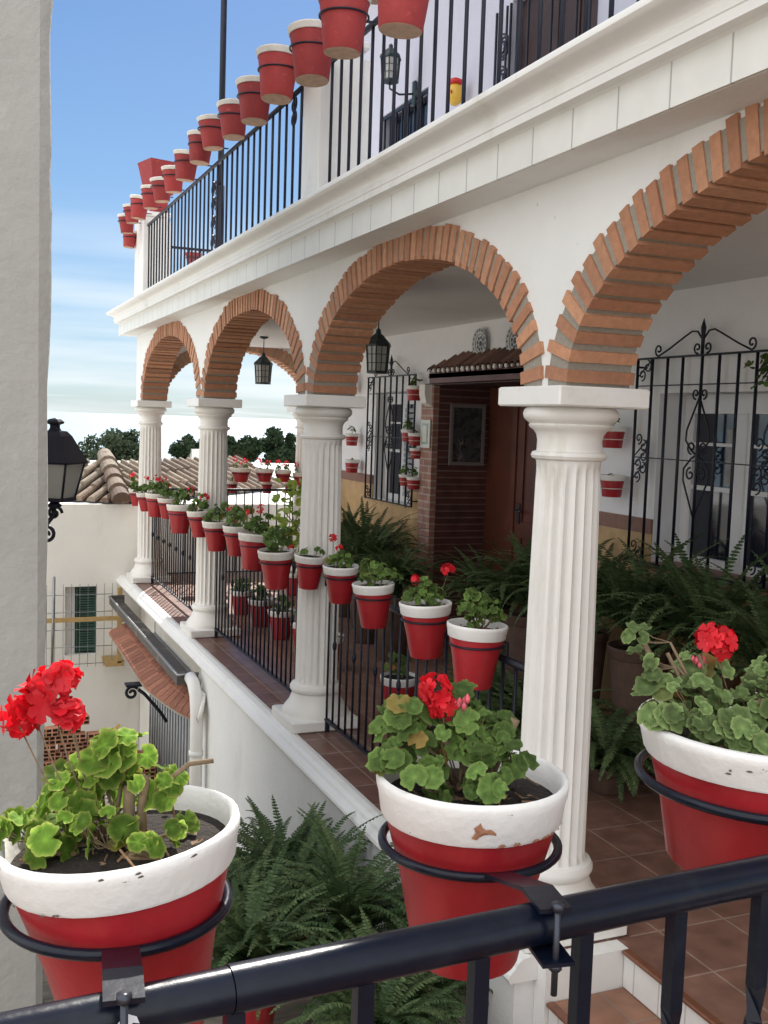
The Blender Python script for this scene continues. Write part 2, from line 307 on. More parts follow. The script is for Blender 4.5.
# arcade wall with elliptical openings
def arch_wall(spans,ax,a0,a1,t0,t1,ztop,name):
    """spans: list of (centre, half-span) ; wall runs along ax between a0,a1; thickness t0..t1"""
    w=MB(); HOLE=.09
    def P3(a,t,z): return (t,a,z) if ax=='y' else (a,t,z)
    edges=[a0]
    def strip(pts):  # pts list of (a,zlow)
        for (p,zp),(q,zq) in zip(pts,pts[1:]):
            vs=[P3(p,t,z) for t,z in ((t0,zp),(t0,ztop),(t1,ztop),(t1,zp))]+[P3(q,t,z) for t,z in ((t0,zq),(t0,ztop),(t1,ztop),(t1,zq))]
            w.add(vs,[[0,1,5,4],[2,3,7,6],[0,4,7,3]],c=.5)
    pts=[(a0,ZS-.002)]
    for c,h in spans:
        H=h+HOLE; B=.655+HOLE
        for k in range(49):
            th=PI-PI*k/48; pts.append((c+H*math.cos(th),ZS+max(0,B*math.sin(th)) if 0<k<48 else ZS-.002))
    pts.append((a1,ZS-.002)); strip([p for p in pts])
    w.openmesh=False
    w.add([P3(a0,t0,ZS),P3(a0,t0,ztop),P3(a0,t1,ztop),P3(a0,t1,ZS)],[[0,1,2,3]]); w.add([P3(a1,t0,ZS),P3(a1,t0,ztop),P3(a1,t1,ztop),P3(a1,t1,ZS)],[[0,1,2,3]])
    hp(w,name,M['facade'])
    for c,h in spans:
        N=44; br=MB(); mo=MB(); ex=2.06
        # arc-length parametrised ellipse
        tt=[PI*i/400 for i in range(401)]; P=[(h*math.cos(t),.655*math.sin(t)) for t in tt]
        S=[0]
        for i in range(400): S.append(S[-1]+math.hypot(P[i+1][0]-P[i][0],P[i+1][1]-P[i][1]))
        def at(s):
            import bisect
            i=min(399,max(0,bisect.bisect(S,s)-1)); f=(s-S[i])/(S[i+1]-S[i]); t=tt[i]+f*PI/400
            p=(h*math.cos(t),.655*math.sin(t)); nx,nz=math.cos(t)/h,math.sin(t)/.655; l=math.hypot(nx,nz); return p,(nx/l,nz/l)
        st=S[-1]/N
        for k in range(N):
            s0=(k+.18+rnd.uniform(-.03,.03))*st; s1=(k+.82+rnd.uniform(-.03,.03))*st; sm=(s0+s1)/2
            (p,nr)=at(sm); tx,tz=-nr[1],nr[0]; hw=(s1-s0)/2
            ri=-.004+rnd.uniform(-.004,.006); ro=.152+rnd.uniform(-.012,.014); f0=t0-.013+rnd.uniform(-.004,.003); f1=t1+.013+rnd.uniform(-.003,.004)
            wo=hw*1.06; rt=rnd.uniform(-.03,.03)
            q=[]
            for (r,ww) in ((ri,hw),(ro,wo)):
                for sg in (-1,1):
                    tw=sg*ww+rt*(r-.07); q.append((c+p[0]+nr[0]*r+tx*tw,max(ZS+.004,ZS+p[1]+nr[1]*r+tz*tw)))
            vs=[P3(a,f0,z) for a,z in q]+[P3(a,f1,z) for a,z in q]
            br.add(vs,[[0,1,3,2],[4,6,7,5],[0,4,5,1],[2,3,7,6],[0,2,6,4],[1,5,7,3]])
        vs=[]
        for i in range(97):
            p,nr=at(S[-1]*i/96)
            for r,t in ((.011,t0-.006),(.139,t0-.006),(.139,t1+.006),(.011,t1+.006)): vs.append(P3(c+p[0]+nr[0]*r,t,max(ZS+.001,ZS+p[1]+nr[1]*r)))
        mo.add(vs,[[i*4+k,i*4+(k+1)%4,i*4+4+(k+1)%4,i*4+4+k] for i in range(96) for k in range(4)]+[[0,1,2,3],[387,386,385,384]])
        o=hp(br,'brick_arch',M['brick']); mo.build('mortar',M['mortar'],o)
spans=[((CY[i]+CY[i+1])/2,(CY[i+1]-CY[i])/2-.165) for i in range(4)]
arch_wall(spans,'y',.30,YE,WX0,WX1,ZT,'arcade_wall')
arch_wall([((XC+BX+.05)/2+.12,(BX+.05-XC)/2-.07)],'x',WX1,BX+.4,12.71,YE-.002,ZT,'end_wall')
# plaster wedge on each abacus where two arches meet is part of the arcade wall
# cornice
prof=[(1.95,.935),(1.95,1.068),(1.946,1.071),(1.902,1.102),(1.896,1.107),(1.895,1.128),(1.901,1.134),(1.899,1.146),(1.889,1.157),(1.872,1.166),(1.852,1.172),(1.836,1.177),(1.826,1.183),(1.819,1.190),(1.818,1.206),(1.822,1.213),(1.832,1.220)]
c_=MB(); A=[];B=[];C=[]
for x,z in prof[1:]:
    d=2.14-x; A.append((x,.2-1.4,z)); B.append((x,YE+d,z)); C.append((5.5,YE+d,z))
n=len(A); c_.add(A+B+C,[[j*n+i,j*n+i+1,(j+1)*n+i+1,(j+1)*n+i] for j in (0,1) for i in range(n-1)],smooth=True); c_.openmesh=False
hp(c_,'cornice',M['trim'],autosmooth=35)
fz=MB(); fz.box(1.95,1.962,-1.2,YE+.178,.936,1.068); fz.box(1.95,5.5,YE+.178,YE+.19,.936,1.068); hp(fz,'frieze',M['friezetile'])
sf=MB(); sf.box(1.963,2.60,-1.2,YE+.177,.935,1.066); sf.box(2.60,5.5,YE-.27,YE+.177,.935,1.066); hp(sf,'soffit',M['facade'])
sl=MB(); sl.box(1.90,5.5,-1.2,YE+.2,1.075,1.219); hp(sl,'balcony_floor',M['trim'])
ce=MB(); ce.box(WX1+.002,BX+.02,-1.2,12.70,.862,.934); hp(ce,'ceiling',M['ceiling'])
# inner (back) wall with window, door and far window openings
def wall_yz(name,x0,x1,y0,y1,z0,z1,holes,m):
    ysn=sorted({y0,y1,*[h[0] for h in holes],*[h[1] for h in holes]}); w=MB()
    for a,b in zip(ysn,ysn[1:]):
        hs=sorted([h for h in holes if h[0]<=a and h[1]>=b],key=lambda h:h[2]); z=z0
        for h in hs:
            if h[2]>z: w.box(x0,x1,a,b,z,h[2],c=.5)
            z=h[3]
        if z<z1: w.box(x0,x1,a,b,z,z1,c=.5)
    return hp(w,name,m)
W1=(4.42,5.48,-.84,.235); DR=(6.375,8.965,ZF,.362); W2=(9.25,10.22,-.80,.30)
wall_yz('back_wall',BX,BX+.62,-1.2,12.7,ZF,.934,[W1,DR,W2],M['interior'])
def dado_segs(h0,h1): return [(h0,a,b) for a,b in ((-1.2,6.35),(8.97,12.7))]
for a,b in ((-1.2,4.42),(5.48,6.38),(8.96,9.25),(10.22,12.7)):
    d_=MB(); d_.box(BX-.012,BX,a,b,ZF,-.66,c=.5); hp(d_,'ochre_dado',M['ochre']); d_=MB(); d_.box(BX-.018,BX,a,b,-.66,-.565,c=.5); hp(d_,'dado_band',M['brownband'])
for a,b,t_ in ((4.42,5.48,-.86),(9.25,10.22,-.82)):
    d_=MB(); d_.box(BX-.012,BX,a,b,ZF,t_,c=.5); hp(d_,'ochre_dado',M['ochre'])
sb=MB(); sb.box(BX-.03,BX+.2,4.36,5.54,-.862,-.838); hp(sb,'window_sill',M['brownband'])
# window 1
def window(y0,y1,z0,z1,x,glassm,box_h=.12,name='window'):
    f=MB(); f.box(x,x+.06,y0+.002,y0+.06,z0,z1,bev=.004); f.box(x,x+.06,y1-.06,y1-.002,z0,z1,bev=.004); f.box(x+.002,x+.058,y0+.06,y1-.06,z0,z0+.06); f.box(x-.01,x+.058,y0+.04,y1-.04,z1-box_h,z1-.002)
    ym=(y0+y1)/2; f.box(x-.006,x+.062,ym-.045,ym+.045,z0+.06,z1-box_h,bev=.004)
    for a,b in ((y0+.06,ym-.045),(ym+.045,y1-.06)):
        f.box(x+.008,x+.05,a,b,(z0+z1)/2-.06,(z0+z1)/2-.032); f.box(x+.008,x+.05,a,b,z1-box_h-.20,z1-box_h-.18)
        f.box(x+.006,x+.054,a,a+.03,z0+.06,z1-box_h); f.box(x+.006,x+.054,b-.03,b,z0+.06,z1-box_h)
    o=hp(f,name,M['upvc']); gl=MB(); gl.box(x+.028,x+.032,y0+.05,y1-.05,z0+.05,z1-.05); gl.build('glass',glassm,o)
    cu=MB(); pts=[]
    for i in range(25): pts.append((x+.10+.012*math.sin(i*1.9),y0+.06+(y1-y0-.12)*i/24))
    return o
w1=window(*W1,BX+.20,M['glass'])
cu=MB()
for (a,b) in ((4.98,5.10),(4.46,4.52)):
    vs=[];m_=10
    for z in (-.32,.02): 
        for i in range(m_+1): vs.append((BX+.222+.004*math.sin(i*2.2),a+(b-a)*i/m_,z))
    cu.add(vs,[[i,i+1,m_+2+i,m_+1+i] for i in range(m_)],smooth=True)
cu.build('net_curtain',M['curtain'],w1)
w2=window(*W2,BX+.12,M['glass'],name='window')
s2=MB()
for k in range(16): s2.box(BX+.105,BX+.125,9.32,9.70,-.74+k*.056,-.70+k*.056)
s2.build('louvre',M['shutter'],w2)
bk=MB(); bk.box(BX+.58,BX+.6,4.3,5.6,-1,.4); bk.box(BX+.58,BX+.6,9.1,10.4,-1,.4); hp(bk,'room_backing',M['dark'])
# window grilles
def scroll(mb,c,s,a0,turns,ax,r=.006,sgn=1,t=0):
    """spiral lying in the wall plane; ax maps (u,v)->3d"""
    pts=[]
    n=int(14*turns)
    for i in range(n+1):
        k=i/n; a=a0+sgn*2*PI*turns*k; rr=s*(1-.78*k); pts.append(ax(c[0]+rr*math.cos(a),c[1]+rr*math.sin(a)))
    mb.tube(pts,r,5)
def grille(yl,yr,zb,zt,x,bars):
    g=MB(); s=MB(); ax=lambda u,v:(x,u,v)
    for i,y in enumerate(bars): g.tube([(x,y,zb-(.0 if 0<i<len(bars)-1 else .0)),(x,y,zt)],.0095,6)
    ye,ys_=max(bars),min(bars)
    for z in (zt,zb): g.box(x-.012,x+.004,ys_-.01,ye+.01,z-.006,z+.006)
    for z in (zt-.17,(zt+zb)/2+.02): g.box(x-.004,x+.004,ys_,ye,z-.0035,z+.0035)
    for y in (ys_,ye):
        for z in (zb+.05,zt-.05): g.tube([(x,y,z),(BX+.01,y,z)],.007,5)
    ym=(ys_+ye)/2; zm=(zt+zb)/2
    # crest
    for sg in (-1,1):
        s.tube([ax(ym+sg*.41,zt+.012),ax(ym+sg*.30,zt+.055),ax(ym+sg*.17,zt+.115),ax(ym+sg*.10,zt+.145),ax(ym+sg*.05,zt+.14),ax(ym+sg*.012,zt+.10)],.006,5)
        scroll(s,(ym+sg*.41,zt+.05),.038,-PI/2,1.15,ax,.006,sgn=sg)
        scroll(s,(ym+sg*.045,zt+.045),.034,-PI/2-sg*.2,1.15,ax,.006,sgn=-sg if False else sg)
    s.tube([ax(ym,zt),ax(ym,zt+.12),ax(ym,zt+.16),ax(ym,zt+.215)],[.010,.012,.016,.001],6)
    # centre lyre
    for sg in (-1,1):
        s.tube([ax(ym,zt-.24),ax(ym+sg*.05,zt-.34),ax(ym+sg*.10,zt-.44),ax(ym+sg*.105,zt-.50),ax(ym+sg*.05,zt-.56),ax(ym,zt-.585)],.006,5)
        s.tube([ax(ym,zt-.585),ax(ym+sg*.05,zt-.61),ax(ym+sg*.11,zt-.67),ax(ym+sg*.11,zt-.74),ax(ym+sg*.05,zt-.86),ax(ym,zt-.96)],.006,5)
        scroll(s,(ym+sg*.035,zt-.225),.032,-PI/2,1.1,ax,.006,sgn=sg)
        for zz,sn in ((zm+.10,1),(zm-.06,-1)): scroll(s,(ym+sg*.048,zz),.04,-sn*PI/2,1.15,ax,.006,sgn=sg*sn)
    # side strips
    for (a,b) in ((bars[0],bars[1]),(bars[-2],bars[-1])):
        yc=(a+b)/2; w=abs(b-a)/2
        for zz,sn in ((zt-.05,1),(zm+.09,-1),(zm-.05,1),(zb+.05,-1),(zm+.03,1)):
            scroll(s,(yc-w*.35,zz),w*.55,PI/2,1.2,ax,.005,sgn=1); scroll(s,(yc+w*.35,zz-.05*sn),w*.5,-PI/2,1.2,ax,.005,sgn=-1)
            s.tube([ax(a,zz-.07),ax(b,zz+.05)],.0045,4)
    o=hp(g,'window_grille',M['iron']); s.build('scrollwork',M['iron'],o)
grille(0,0,-.835,.448,BX-.07,[5.63,5.48,5.33,5.185,5.01,4.86,4.70,4.555,4.40])
grille(0,0,-.80,.45,BX-.07,[10.28,10.13,9.97,9.83,9.68,9.53,9.38,9.23,9.08])
# doorway porch
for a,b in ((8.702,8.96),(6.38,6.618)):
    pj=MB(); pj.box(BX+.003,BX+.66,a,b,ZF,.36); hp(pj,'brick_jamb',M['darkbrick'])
    pf=MB(); pf.box(BX-.055,BX+.002,a,b,ZF,.352); hp(pf,'brick_pilaster',M['pinkbrick'])
lt=MB(); lt.box(BX-.05,BX+.55,6.40,8.94,.345,.361); hp(lt,'lintel',M['darkwood'])
dx=BX+.52
dr=MB(); dr.box(dx,dx+.05,7.28,8.12,ZF,.26); dr.box(dx-.015,dx,7.28,7.40,ZF,.26); dr.box(dx-.015,dx,8.0,8.12,ZF,.26); dr.box(dx-.016,dx,7.40,8.0,.14,.26); dr.box(dx-.016,dx,7.40,8.0,-.98,-.84); dr.box(dx-.016,dx,7.40,8.0,ZF,-1.8)
dr.box(dx-.010,dx,7.48,7.92,-.76,.06,bev=.008); dr.box(dx-.010,dx,7.48,7.92,-1.72,-1.06,bev=.008)
do=hp(dr,'door',M['wood']); hd=MB(); hd.box(dx-.03,dx-.016,8.02,8.06,-.86,-.68,bev=.004); hd.tube([(dx-.03,8.04,-.74),(dx-.06,8.04,-.74),(dx-.062,7.93,-.742)],.009,8); hd.build('handle',M['steel'],do)
df=MB(); df.box(dx-.03,dx+.08,8.12,8.20,ZF,.345); df.box(dx-.03,dx+.08,7.20,7.28,ZF,.345); df.box(dx-.028,dx+.08,7.28,8.12,.26,.345); df.box(dx,dx+.06,8.20,8.70,ZF,.345); df.box(dx,dx+.06,6.62,7.20,ZF,.345); hp(df,'door_frame',M['wood'])
# little tiled porch roof
pr=MB(); pw=MB(); y0,y1=6.25,8.56; nT=25; xe,ze,xt,zt_=BX-.20,.455,BX-.005,.600
pr.add([(xe+.02,y0,ze-.02),(xe+.02,y1,ze-.02),(xt,y1-.28,zt_-.02),(xt,y0+.28,zt_-.02),(xe+.02,y0,ze-.06),(xe+.02,y1,ze-.06),(xt,y1,ze-.06),(xt,y0,ze-.06)],[[0,1,2,3],[4,5,1,0],[4,7,6,5],[1,5,6,2],[0,3,7,4]],c=.1)
for k in range(nT):
    y=y0+(y1-y0)*(k+.5)/nT; over=max(0,(y-(y1-.28))/.28,((y0+.28)-y)/.28); f=1-over*.9
    a=Vector((xe,y,ze)); b=Vector((xe+(xt-xe)*f,y,ze+(zt_-ze)*f)); yy=y+(0)
    vs=[];r=.045
    for p,rr in ((a,r),(b,r*.85)):
        for i in range(7): t=PI*i/6; vs.append((p.x,p.y+rr*math.cos(t),p.z+rr*math.sin(t)*.8))
    pr.add(vs,[[i,i+1,8+i,7+i] for i in range(6)],smooth=True)
    rr_=rnd.uniform(.014,.025); pw.tube([(xe-.003,y+rnd.uniform(-.008,.008),ze+.002),(xe+.02,y,ze+.006)],rr_,5)
o=hp(pr,'porch_roof',M['porchtile']); pw.build('mortar_end',M['rimfar'],o)
lb=MB(); lb.box(BX-.18,BX-.001,6.28,8.54,.352,.44); hp(lb,'porch_roof_beam',M['wood'])
cb=MB(); cb.extr([(BX-.056,.35),(BX-.13,.35),(BX-.13,.26),(BX-.11,.18),(BX-.056,.15)],'y',8.74,8.86); hp(cb,'corbel',M['cream'])
# terrace podium (lower street wall), ledge and moulding
pod=MB(); pod.box(1.985,2.60,3.30,8.60,-4.6,-2.094); pod.box(2.27,2.9,8.60,13.1,-5.5,-2.094); hp(pod,'street_wall',M['facade'])
lg=MB(); lg.box(2.07,2.50,3.30,13.1,-2.094,ZF); hp(lg,'terrace_ledge',M['ledgetile'])
mo=MB(); pr_=[(2.069,-2.092),(2.069,-2.004),(2.04,-1.998),(2.005,-2.004),(1.985,-2.018),(1.978,-2.035),(1.965,-2.045),(1.95,-2.060),(1.946,-2.076),(1.955,-2.092)]
mo.extr(pr_,'y',3.28,13.12); hp(mo,'ledge_moulding',M['trim'])
en=MB(); en.box(2.07,2.44,3.22,3.298,-2.6,ZF-.004); hp(en,'podium_end',M['trim'])
g=MB(); g.box(2.502,4.8,-1.2,13.1,-2.12,ZF-.004); g.box(2.44,2.502,-1.2,3.298,-2.12,ZF-.004); struct('terrace_floor',g,M['tile'])
# stairs from the terrace down to the street
st=MB(); ri=MB(); no=MB()
for k in range(4):
    z=ZF-.15*(k+1); x1=2.43-.33*k; st.box(x1-.33,x1+.0,-1.2,3.215,z-.15,z-.004,c=.5)
    ri.box(x1-.012,x1+.004,-1.2,3.215,z,z+.132,c=.5)
    no.box(x1-.028,x1+.010,-1.2,3.215,z+.134,z+.152,c=.5,bev=.005)
st.box(2.43,2.6,-1.2,3.215,-2.8,-2.125,c=.5)
so=struct('stairs',st,M['tread']); o=ri.build('riser',M['risertile'],so); no.build('nosing',M['nosing'],so)
# trough, downpipe, tiled canopy, shuttered shopfront under the ledge
tr=MB(); P_=[(12.5,1.90),(12.2,1.82),(11.4,1.79),(9.4,1.81),(8.66,1.84)]
tr.box(1.80,1.97,8.64,12.6,-2.262,-2.25); tr.box(1.792,1.80,8.64,12.6,-2.262,-2.18); tr.box(1.80,1.97,8.63,8.64,-2.262,-2.18); tr.box(1.80,1.97,12.60,12.61,-2.262,-2.18)
go=hp(tr,'gutter',M['gutterin']); b=MB(); b.tube([(1.97,8.625,-2.172),(1.796,8.625,-2.175),(1.794,8.9,-2.175),(1.794,12.61,-2.175),(1.97,12.61,-2.172)],.013,8); b.build('gutter_lip',M['greymetal'],go)
dp=MB(); dp.tube([(1.90,8.62,-2.20),(1.90,8.50,-2.22),(1.90,8.40,-2.30),(1.90,8.36,-2.45),(1.90,8.36,-4.0)],.052,16); dp.tube([(1.90,8.36,-2.75),(1.90,8.36,-2.79)],.06,16); hp(dp,'downpipe',M['trim'])
cn=MB(); cf=MB()
top=lambda t:Vector((1.965,8.45+3.3*t,-2.31)); 
def bot(t): return Vector((1.90-.24*min(1,t*3.2)**.6 if t<1 else 1.66,8.30+3.4*t,-2.47+.06*t))
nC=30
for k in range(nC):
    t0=(k+.04)/nC; t1=(k+.96)/nC
    for (f0,f1,dz) in ((0,.52,0.012),(.48,1.0,0)):
        A_=[top(t0).lerp(bot(t0),f0),top(t1).lerp(bot(t1),f0),top(t1).lerp(bot(t1),f1+rnd.uniform(0,.02)),top(t0).lerp(bot(t0),f1)]
        vs=[p+Vector((0,0,dz+.012)) for p in A_]+[p+Vector((0,0,dz-.012)) for p in A_]
        cn.add(vs,[[0,1,2,3],[7,6,5,4],[0,4,5,1],[1,5,6,2],[2,6,7,3],[3,7,4,0]])
co=hp(cn,'tiled_canopy',M['canopytile'])
vs=[]
for i in range(13):
    t=i/12; a,b=top(t),bot(t); vs+= [a-Vector((0,0,.02)),b-Vector((0,0,.02)),a-Vector((0,0,.035)),b-Vector((0,0,.035))]
cf.add(vs,[[i*4,i*4+1,i*4+5,i*4+4] for i in range(12)]+[[i*4+2,i*4+6,i*4+7,i*4+3] for i in range(12)]+[[i*4+1,i*4+3,i*4+7,i*4+5] for i in range(12)]); cf.build('mortar',M['mortar'],co)
fl=MB(); fl.tube([top(-.02)+Vector((0,0,.01)),top(.4)+Vector((0,0,.01)),top(1.02)+Vector((0,0,.01))],.018,6); fl.tube([top(-.02),top(-.02).lerp(bot(-.02+.02),.6)+Vector((0,-.03,.01)),bot(0)+Vector((0,-.03,.005))],.018,6); fl.build('flashing',M['trim'],co)
for yb in (9.75,):
    b=MB(); ax=lambda u,v:(u,yb,v)
    b.tube([(1.93,yb,-2.90),(1.88,yb,-2.82),(1.82,yb,-2.74),(1.72,yb,-2.62),(1.66,yb,-2.57)],.016,6); scroll(b,(1.60,-2.60),.065,PI*.2,1.4,ax,.015); b.box(1.54,1.9,yb-.06,yb+.06,-2.53,-2.51); b.build('bracket',M['iron'],co)
shf=MB(); shf.box(2.235,2.25,8.75,12.2,-4.6,-2.55); so_=hp(shf,'shop_shutter',M['shutter']); bb=MB()
for k in range(24): bb.tube([(2.20,8.83+k*.142,-4.6),(2.20,8.83+k*.142,-2.55)],.012,5)
bb.build('bars',M['greymetal'],so_)
rv=MB(); rv.box(2.252,2.268,12.2,13.09,-5.4,-2.1); hp(rv,'reveal',M['cream'])
# balcony: corner and middle pillars, upper storey
for (a,b) in ((6.17,6.49),(12.30,12.86)):
    p=MB(); p.box(2.08,2.36,a,b,1.221,2.24,bev=.01); p.box(2.05,2.39,a-.03,b+.03,2.241,2.29,bev=.01); p.box(2.361,2.42,a+.04,b-.04,1.221,2.2); hp(p,'balcony_pillar',M['trim'])
up=wall_yz('upper_wall',BX,BX+.4,-1.2,11.9,1.222,5.0,[(6.40,7.62,1.222,3.35),(9.18,10.32,2.0,3.12)],M['shaded_white'])
ue=MB(); ue.box(BX+.4,9,11.6,11.9,1.222,5.0); hp(ue,'upper_gable',M['shaded_white'])
ud=MB(); ud.box(BX+.08,BX+.14,6.402,7.618,1.23,3.348); 
for k in range(4): ud.box(BX+.065,BX+.08,6.45+k*.29,6.68+k*.29,1.4,3.2,bev=.005)
udo=hp(ud,'balcony_door',M['darkwood'])
ug=MB(); ax=lambda u,v:(BX-.05,u,v)
for k in range(9): ug.tube([(BX-.05,6.42+k*.17,1.3),(BX-.05,6.42+k*.17,3.3)],.011,5)
for zz in (1.7,2.2,2.45,2.75,3.0):
    for sg in (-1,1): scroll(ug,(7.66+sg*.0,zz),.10,sg*PI/2,1.4,ax,.010,sgn=sg)
ug.tube([(BX-.05,7.55,1.3),(BX-.05,7.55,3.3)],.012,5); ug.tube([(BX-.05,7.78,1.3),(BX-.05,7.78,3.3)],.012,5)
ug.build('grille',M['iron'],udo)
uw=MB(); uw.box(BX+.1,BX+.16,9.182,10.318,2.0,3.118); uwo=hp(uw,'upper_window',M['glass']); ub=MB()
for k in range(8): ub.tube([(BX+.02,9.22+k*.15,2.0),(BX+.02,9.22+k*.15,3.11)],.012,5)
for z in (2.3,2.7,3.08): ub.box(BX+.01,BX+.03,9.19,10.31,z,z+.03)
ub.build('bars',M['iron'],uwo)
rf_=MB(); rf_.box(2.98,9,-1.4,12.0,5.0,5.14); hp(rf_,'shading_eaves',M['trim'])  # unseen eaves, overhang stretched to keep the middle and right pots shaded
rt=MB()
for k in range(70):
    y=-1.4+k*.193; vs=[]
    for x,z in ((2.93,5.17),(9,6.6)):
        for i in range(7): t=PI*i/6; vs.append((x,y+.09+.085*math.cos(t),z+.06*math.sin(t)))
    rt.add(vs,[[i,i+1,8+i,7+i] for i in range(6)],smooth=True)
rt.add([(2.97,-1.4,5.145),(9,-1.4,6.58),(9,12.0,6.58),(2.97,12.0,5.145)],[[0,1,2,3]]); hp(rt,'tiled_roof',M['rooftile'])
# ------------------------------------------------------------------ railings
def posts(root,pts,z0,z1,w,knob=None,m='iron',name='baluster'):
    base=None
    for i,(x,y) in enumerate(pts):
        if base is None or (knob and i%3==0 and i==0):
            b=MB(); b.tube([(0,0,z0),(0,0,z1)],w,6); base=b.build(name,M[m]); o=base
            kb=None
            if knob:
                b=MB(); b.tube([(0,0,z0),(0,0,z1)],w,6); b.lathe([(.008,-.03),(.0135,-.015),(.015,0),(.0135,.015),(.008,.03)],8,(0,0,knob)); kb=b.build(name,M[m]); o=kb if i%3==0 else base
            first=True
        o2=(kb if (knob and i%3==0) else base)
        c=o2.copy(); COL.objects.link(c); c.parent=root; c.location=(x-root.location.x,y-root.location.y,-root.location.z); o=c
    bpy.data.objects.remove(base)
    if knob: bpy.data.objects.remove(kb)
def bar_post(mb,x,y,z0,z1,w=.007,n=6): mb.tube([(x,y,z0),(x,y,z1)],w,n)
def terrace_rail(y0,y1,label):
    r=thing('terrace_railing',label,'railing',(XC,(y0+y1)/2,ZF),'black railings between the columns of the terrace')
    b=MB(); a=MB(); n=round((y1-y0)/.118)
    a.tube([(XC,y0,-1.02),(XC,y1,-1.02)],.017,8); a.box(XC-.014,XC+.014,y0,y1,-1.93,-1.915)
    a.box(XC-.02,XC+.02,y0,y0+.012,-1.06,-.98); a.box(XC-.02,XC+.02,y1-.012,y1,-1.06,-.98); a.box(XC-.014,XC+.014,y0+.05,y0+.075,-2,-1.93); a.box(XC-.014,XC+.014,y1-.075,y1-.05,-2,-1.93)
    a.build('rail',M['iron'],r,root=True); posts(r,[(XC,y0+.05+(y1-y0-.10)*i/n) for i in range(n+1)],-1.915,-1.03,.0075,knob=-1.42); return r
rails=[terrace_rail(3.53+.17,6.45-.17,'black iron terrace railing between the nearest column and the second column'),
       terrace_rail(6.45+.17,9.46-.17,'black iron terrace railing between the second and third columns'),
       terrace_rail(9.46+.17,12.65-.17,'black iron terrace railing in the farthest bay under the smallest arch')]
er=thing('end_railing','sunlit black railing across the far end of the terrace carrying pots','railing',(3.3,12.65,ZF))
a=MB();b=MB(); a.tube([(2.43,12.65,-.90),(4.1,12.65,-.90)],.016,8); a.box(2.43,4.1,12.64,12.66,-1.93,-1.915); 
a.build('rail',M['iron'],er,root=True); posts(er,[(2.48+i*.105,12.65) for i in range(16)],-1.915,-.905,.0085)
def ring(mb,c,r,t=.006,n=20): mb.tube([(c[0]+r*math.cos(2*PI*i/n),c[1]+r*math.sin(2*PI*i/n),c[2]) for i in range(n+1)],t,5,caps=False)
# balcony rails
def balcony_rail(y0,y1,label,x=2.14):
    r=thing('balcony_railing',label,'railing',(x,(y0+y1)/2,1.22),'black railings along the balcony edge')
    b=MB(); a=MB(); n=round((y1-y0)/.165); ZR=2.135
    a.tube([(x,y0,ZR),(x,y1,ZR)],.018,8); a.box(x-.014,x+.014,y0,y1,1.27,1.285)
    ax=lambda u,v:(x,u,v)
    a.build('rail',M['iron'],r,root=True); posts(r,[(x,y0+.04+(y1-y0-.08)*i/n) for i in range(n+1)],1.221,ZR,.0095); return r
br1=balcony_rail(6.50,12.29,'black balcony railing from the middle pillar to the far corner pillar')
br2=balcony_rail(-1.2,6.16,'black balcony railing on the near side of the middle pillar')
sc=MB(); ax=lambda u,v:(2.14,u,v)
for z in (1.5,1.66,1.82,1.95):
    for sg in (-1,1): scroll(sc,(9.1+sg*.05,z),.06,sg*PI/2,1.3,ax,.008,sgn=sg)
for z in (1.98,2.07):
    for sg in (-1,1): scroll(sc,(6.75+sg*.12,z),.06,PI/2,1.3,ax,.008,sgn=sg)
sc.build('scrollwork',M['iron'],br1,root=True)
ber=thing('balcony_end_railing','black balcony railing across the far end with pots hung low','railing',(3.2,12.75,1.22))
a=MB(); a.tube([(2.4,12.85,2.0),(5.4,12.85,2.0)],.016,8)
a.build('rail',M['iron'],ber,root=True); posts(ber,[(2.45+i*.14,12.85) for i in range(21)],1.221,2.0,.008)
po=MB(); po.tube([(3.0,12.45,1.22),(3.0,12.45,2.7)],.05,12); po.tube([(3.0,12.45,2.7),(3.0,12.45,5.9)],.036,12); po.lathe([(.09,0),(.09,.08),(.06,.14)],16,(3.0,12.45,1.22)); po.lathe([(.05,0),(.02,.05),(0.001,.12)],12,(3,12.45,5.9))
o=po.build('flag_pole',M['iron']); tag(o,'tall dark pole rising from the balcony against the blue sky','pole')
# ------------------------------------------------------------------ geraniums
def leaf(mb,c,nrm,r,up=None,c_=None,hi=True,rng=rnd):
    nrm=nrm.normalized(); t=nrm.cross(Vector((rng.uniform(-1,1),rng.uniform(-1,1),rng.uniform(-1,1)))); t.normalize(); b=nrm.cross(t)
    n=35 if hi else 10; rings=(.3,.62,.85,1.) if hi else (.55,1.)
    vs=[c]; uv=[(0,0)]; ph=rng.uniform(0,6); cup=rng.uniform(-.05,.38); el=rng.uniform(.88,1.1)
    for q in rings:
        for k in range(n):
            a=2*PI*k/n
            notch=1-.62*math.exp(-((a-PI)/.30)**2)
            sc_=(1+.06*math.cos(7*a)+.035*math.cos(21*a+ph) if hi else 1+.07*math.cos(5*a))
            rr=r*q*(1-(1-sc_*notch)*q)
            z=r*(cup*q*q*.6+.085*q*q*math.cos(7*a+ph)*(q>.5)+.05*q*q*math.sin(5*a+2*ph)+.08*q*math.sin(2*a+ph))
            vs.append(c+t*(rr*math.cos(a)*el)+b*(rr*math.sin(a))+nrm*z); uv.append((q,k/n))
    fs=[[0,1+k,1+(k+1)%n] for k in range(n)]
    for j in range(len(rings)-1):
        fs+=[[1+j*n+k,1+(j+1)*n+k,1+(j+1)*n+(k+1)%n,1+j*n+(k+1)%n] for k in range(n)]
    mb.add(vs,fs,c=rng.random() if c_ is None else c_,smooth=True,uvs=uv)
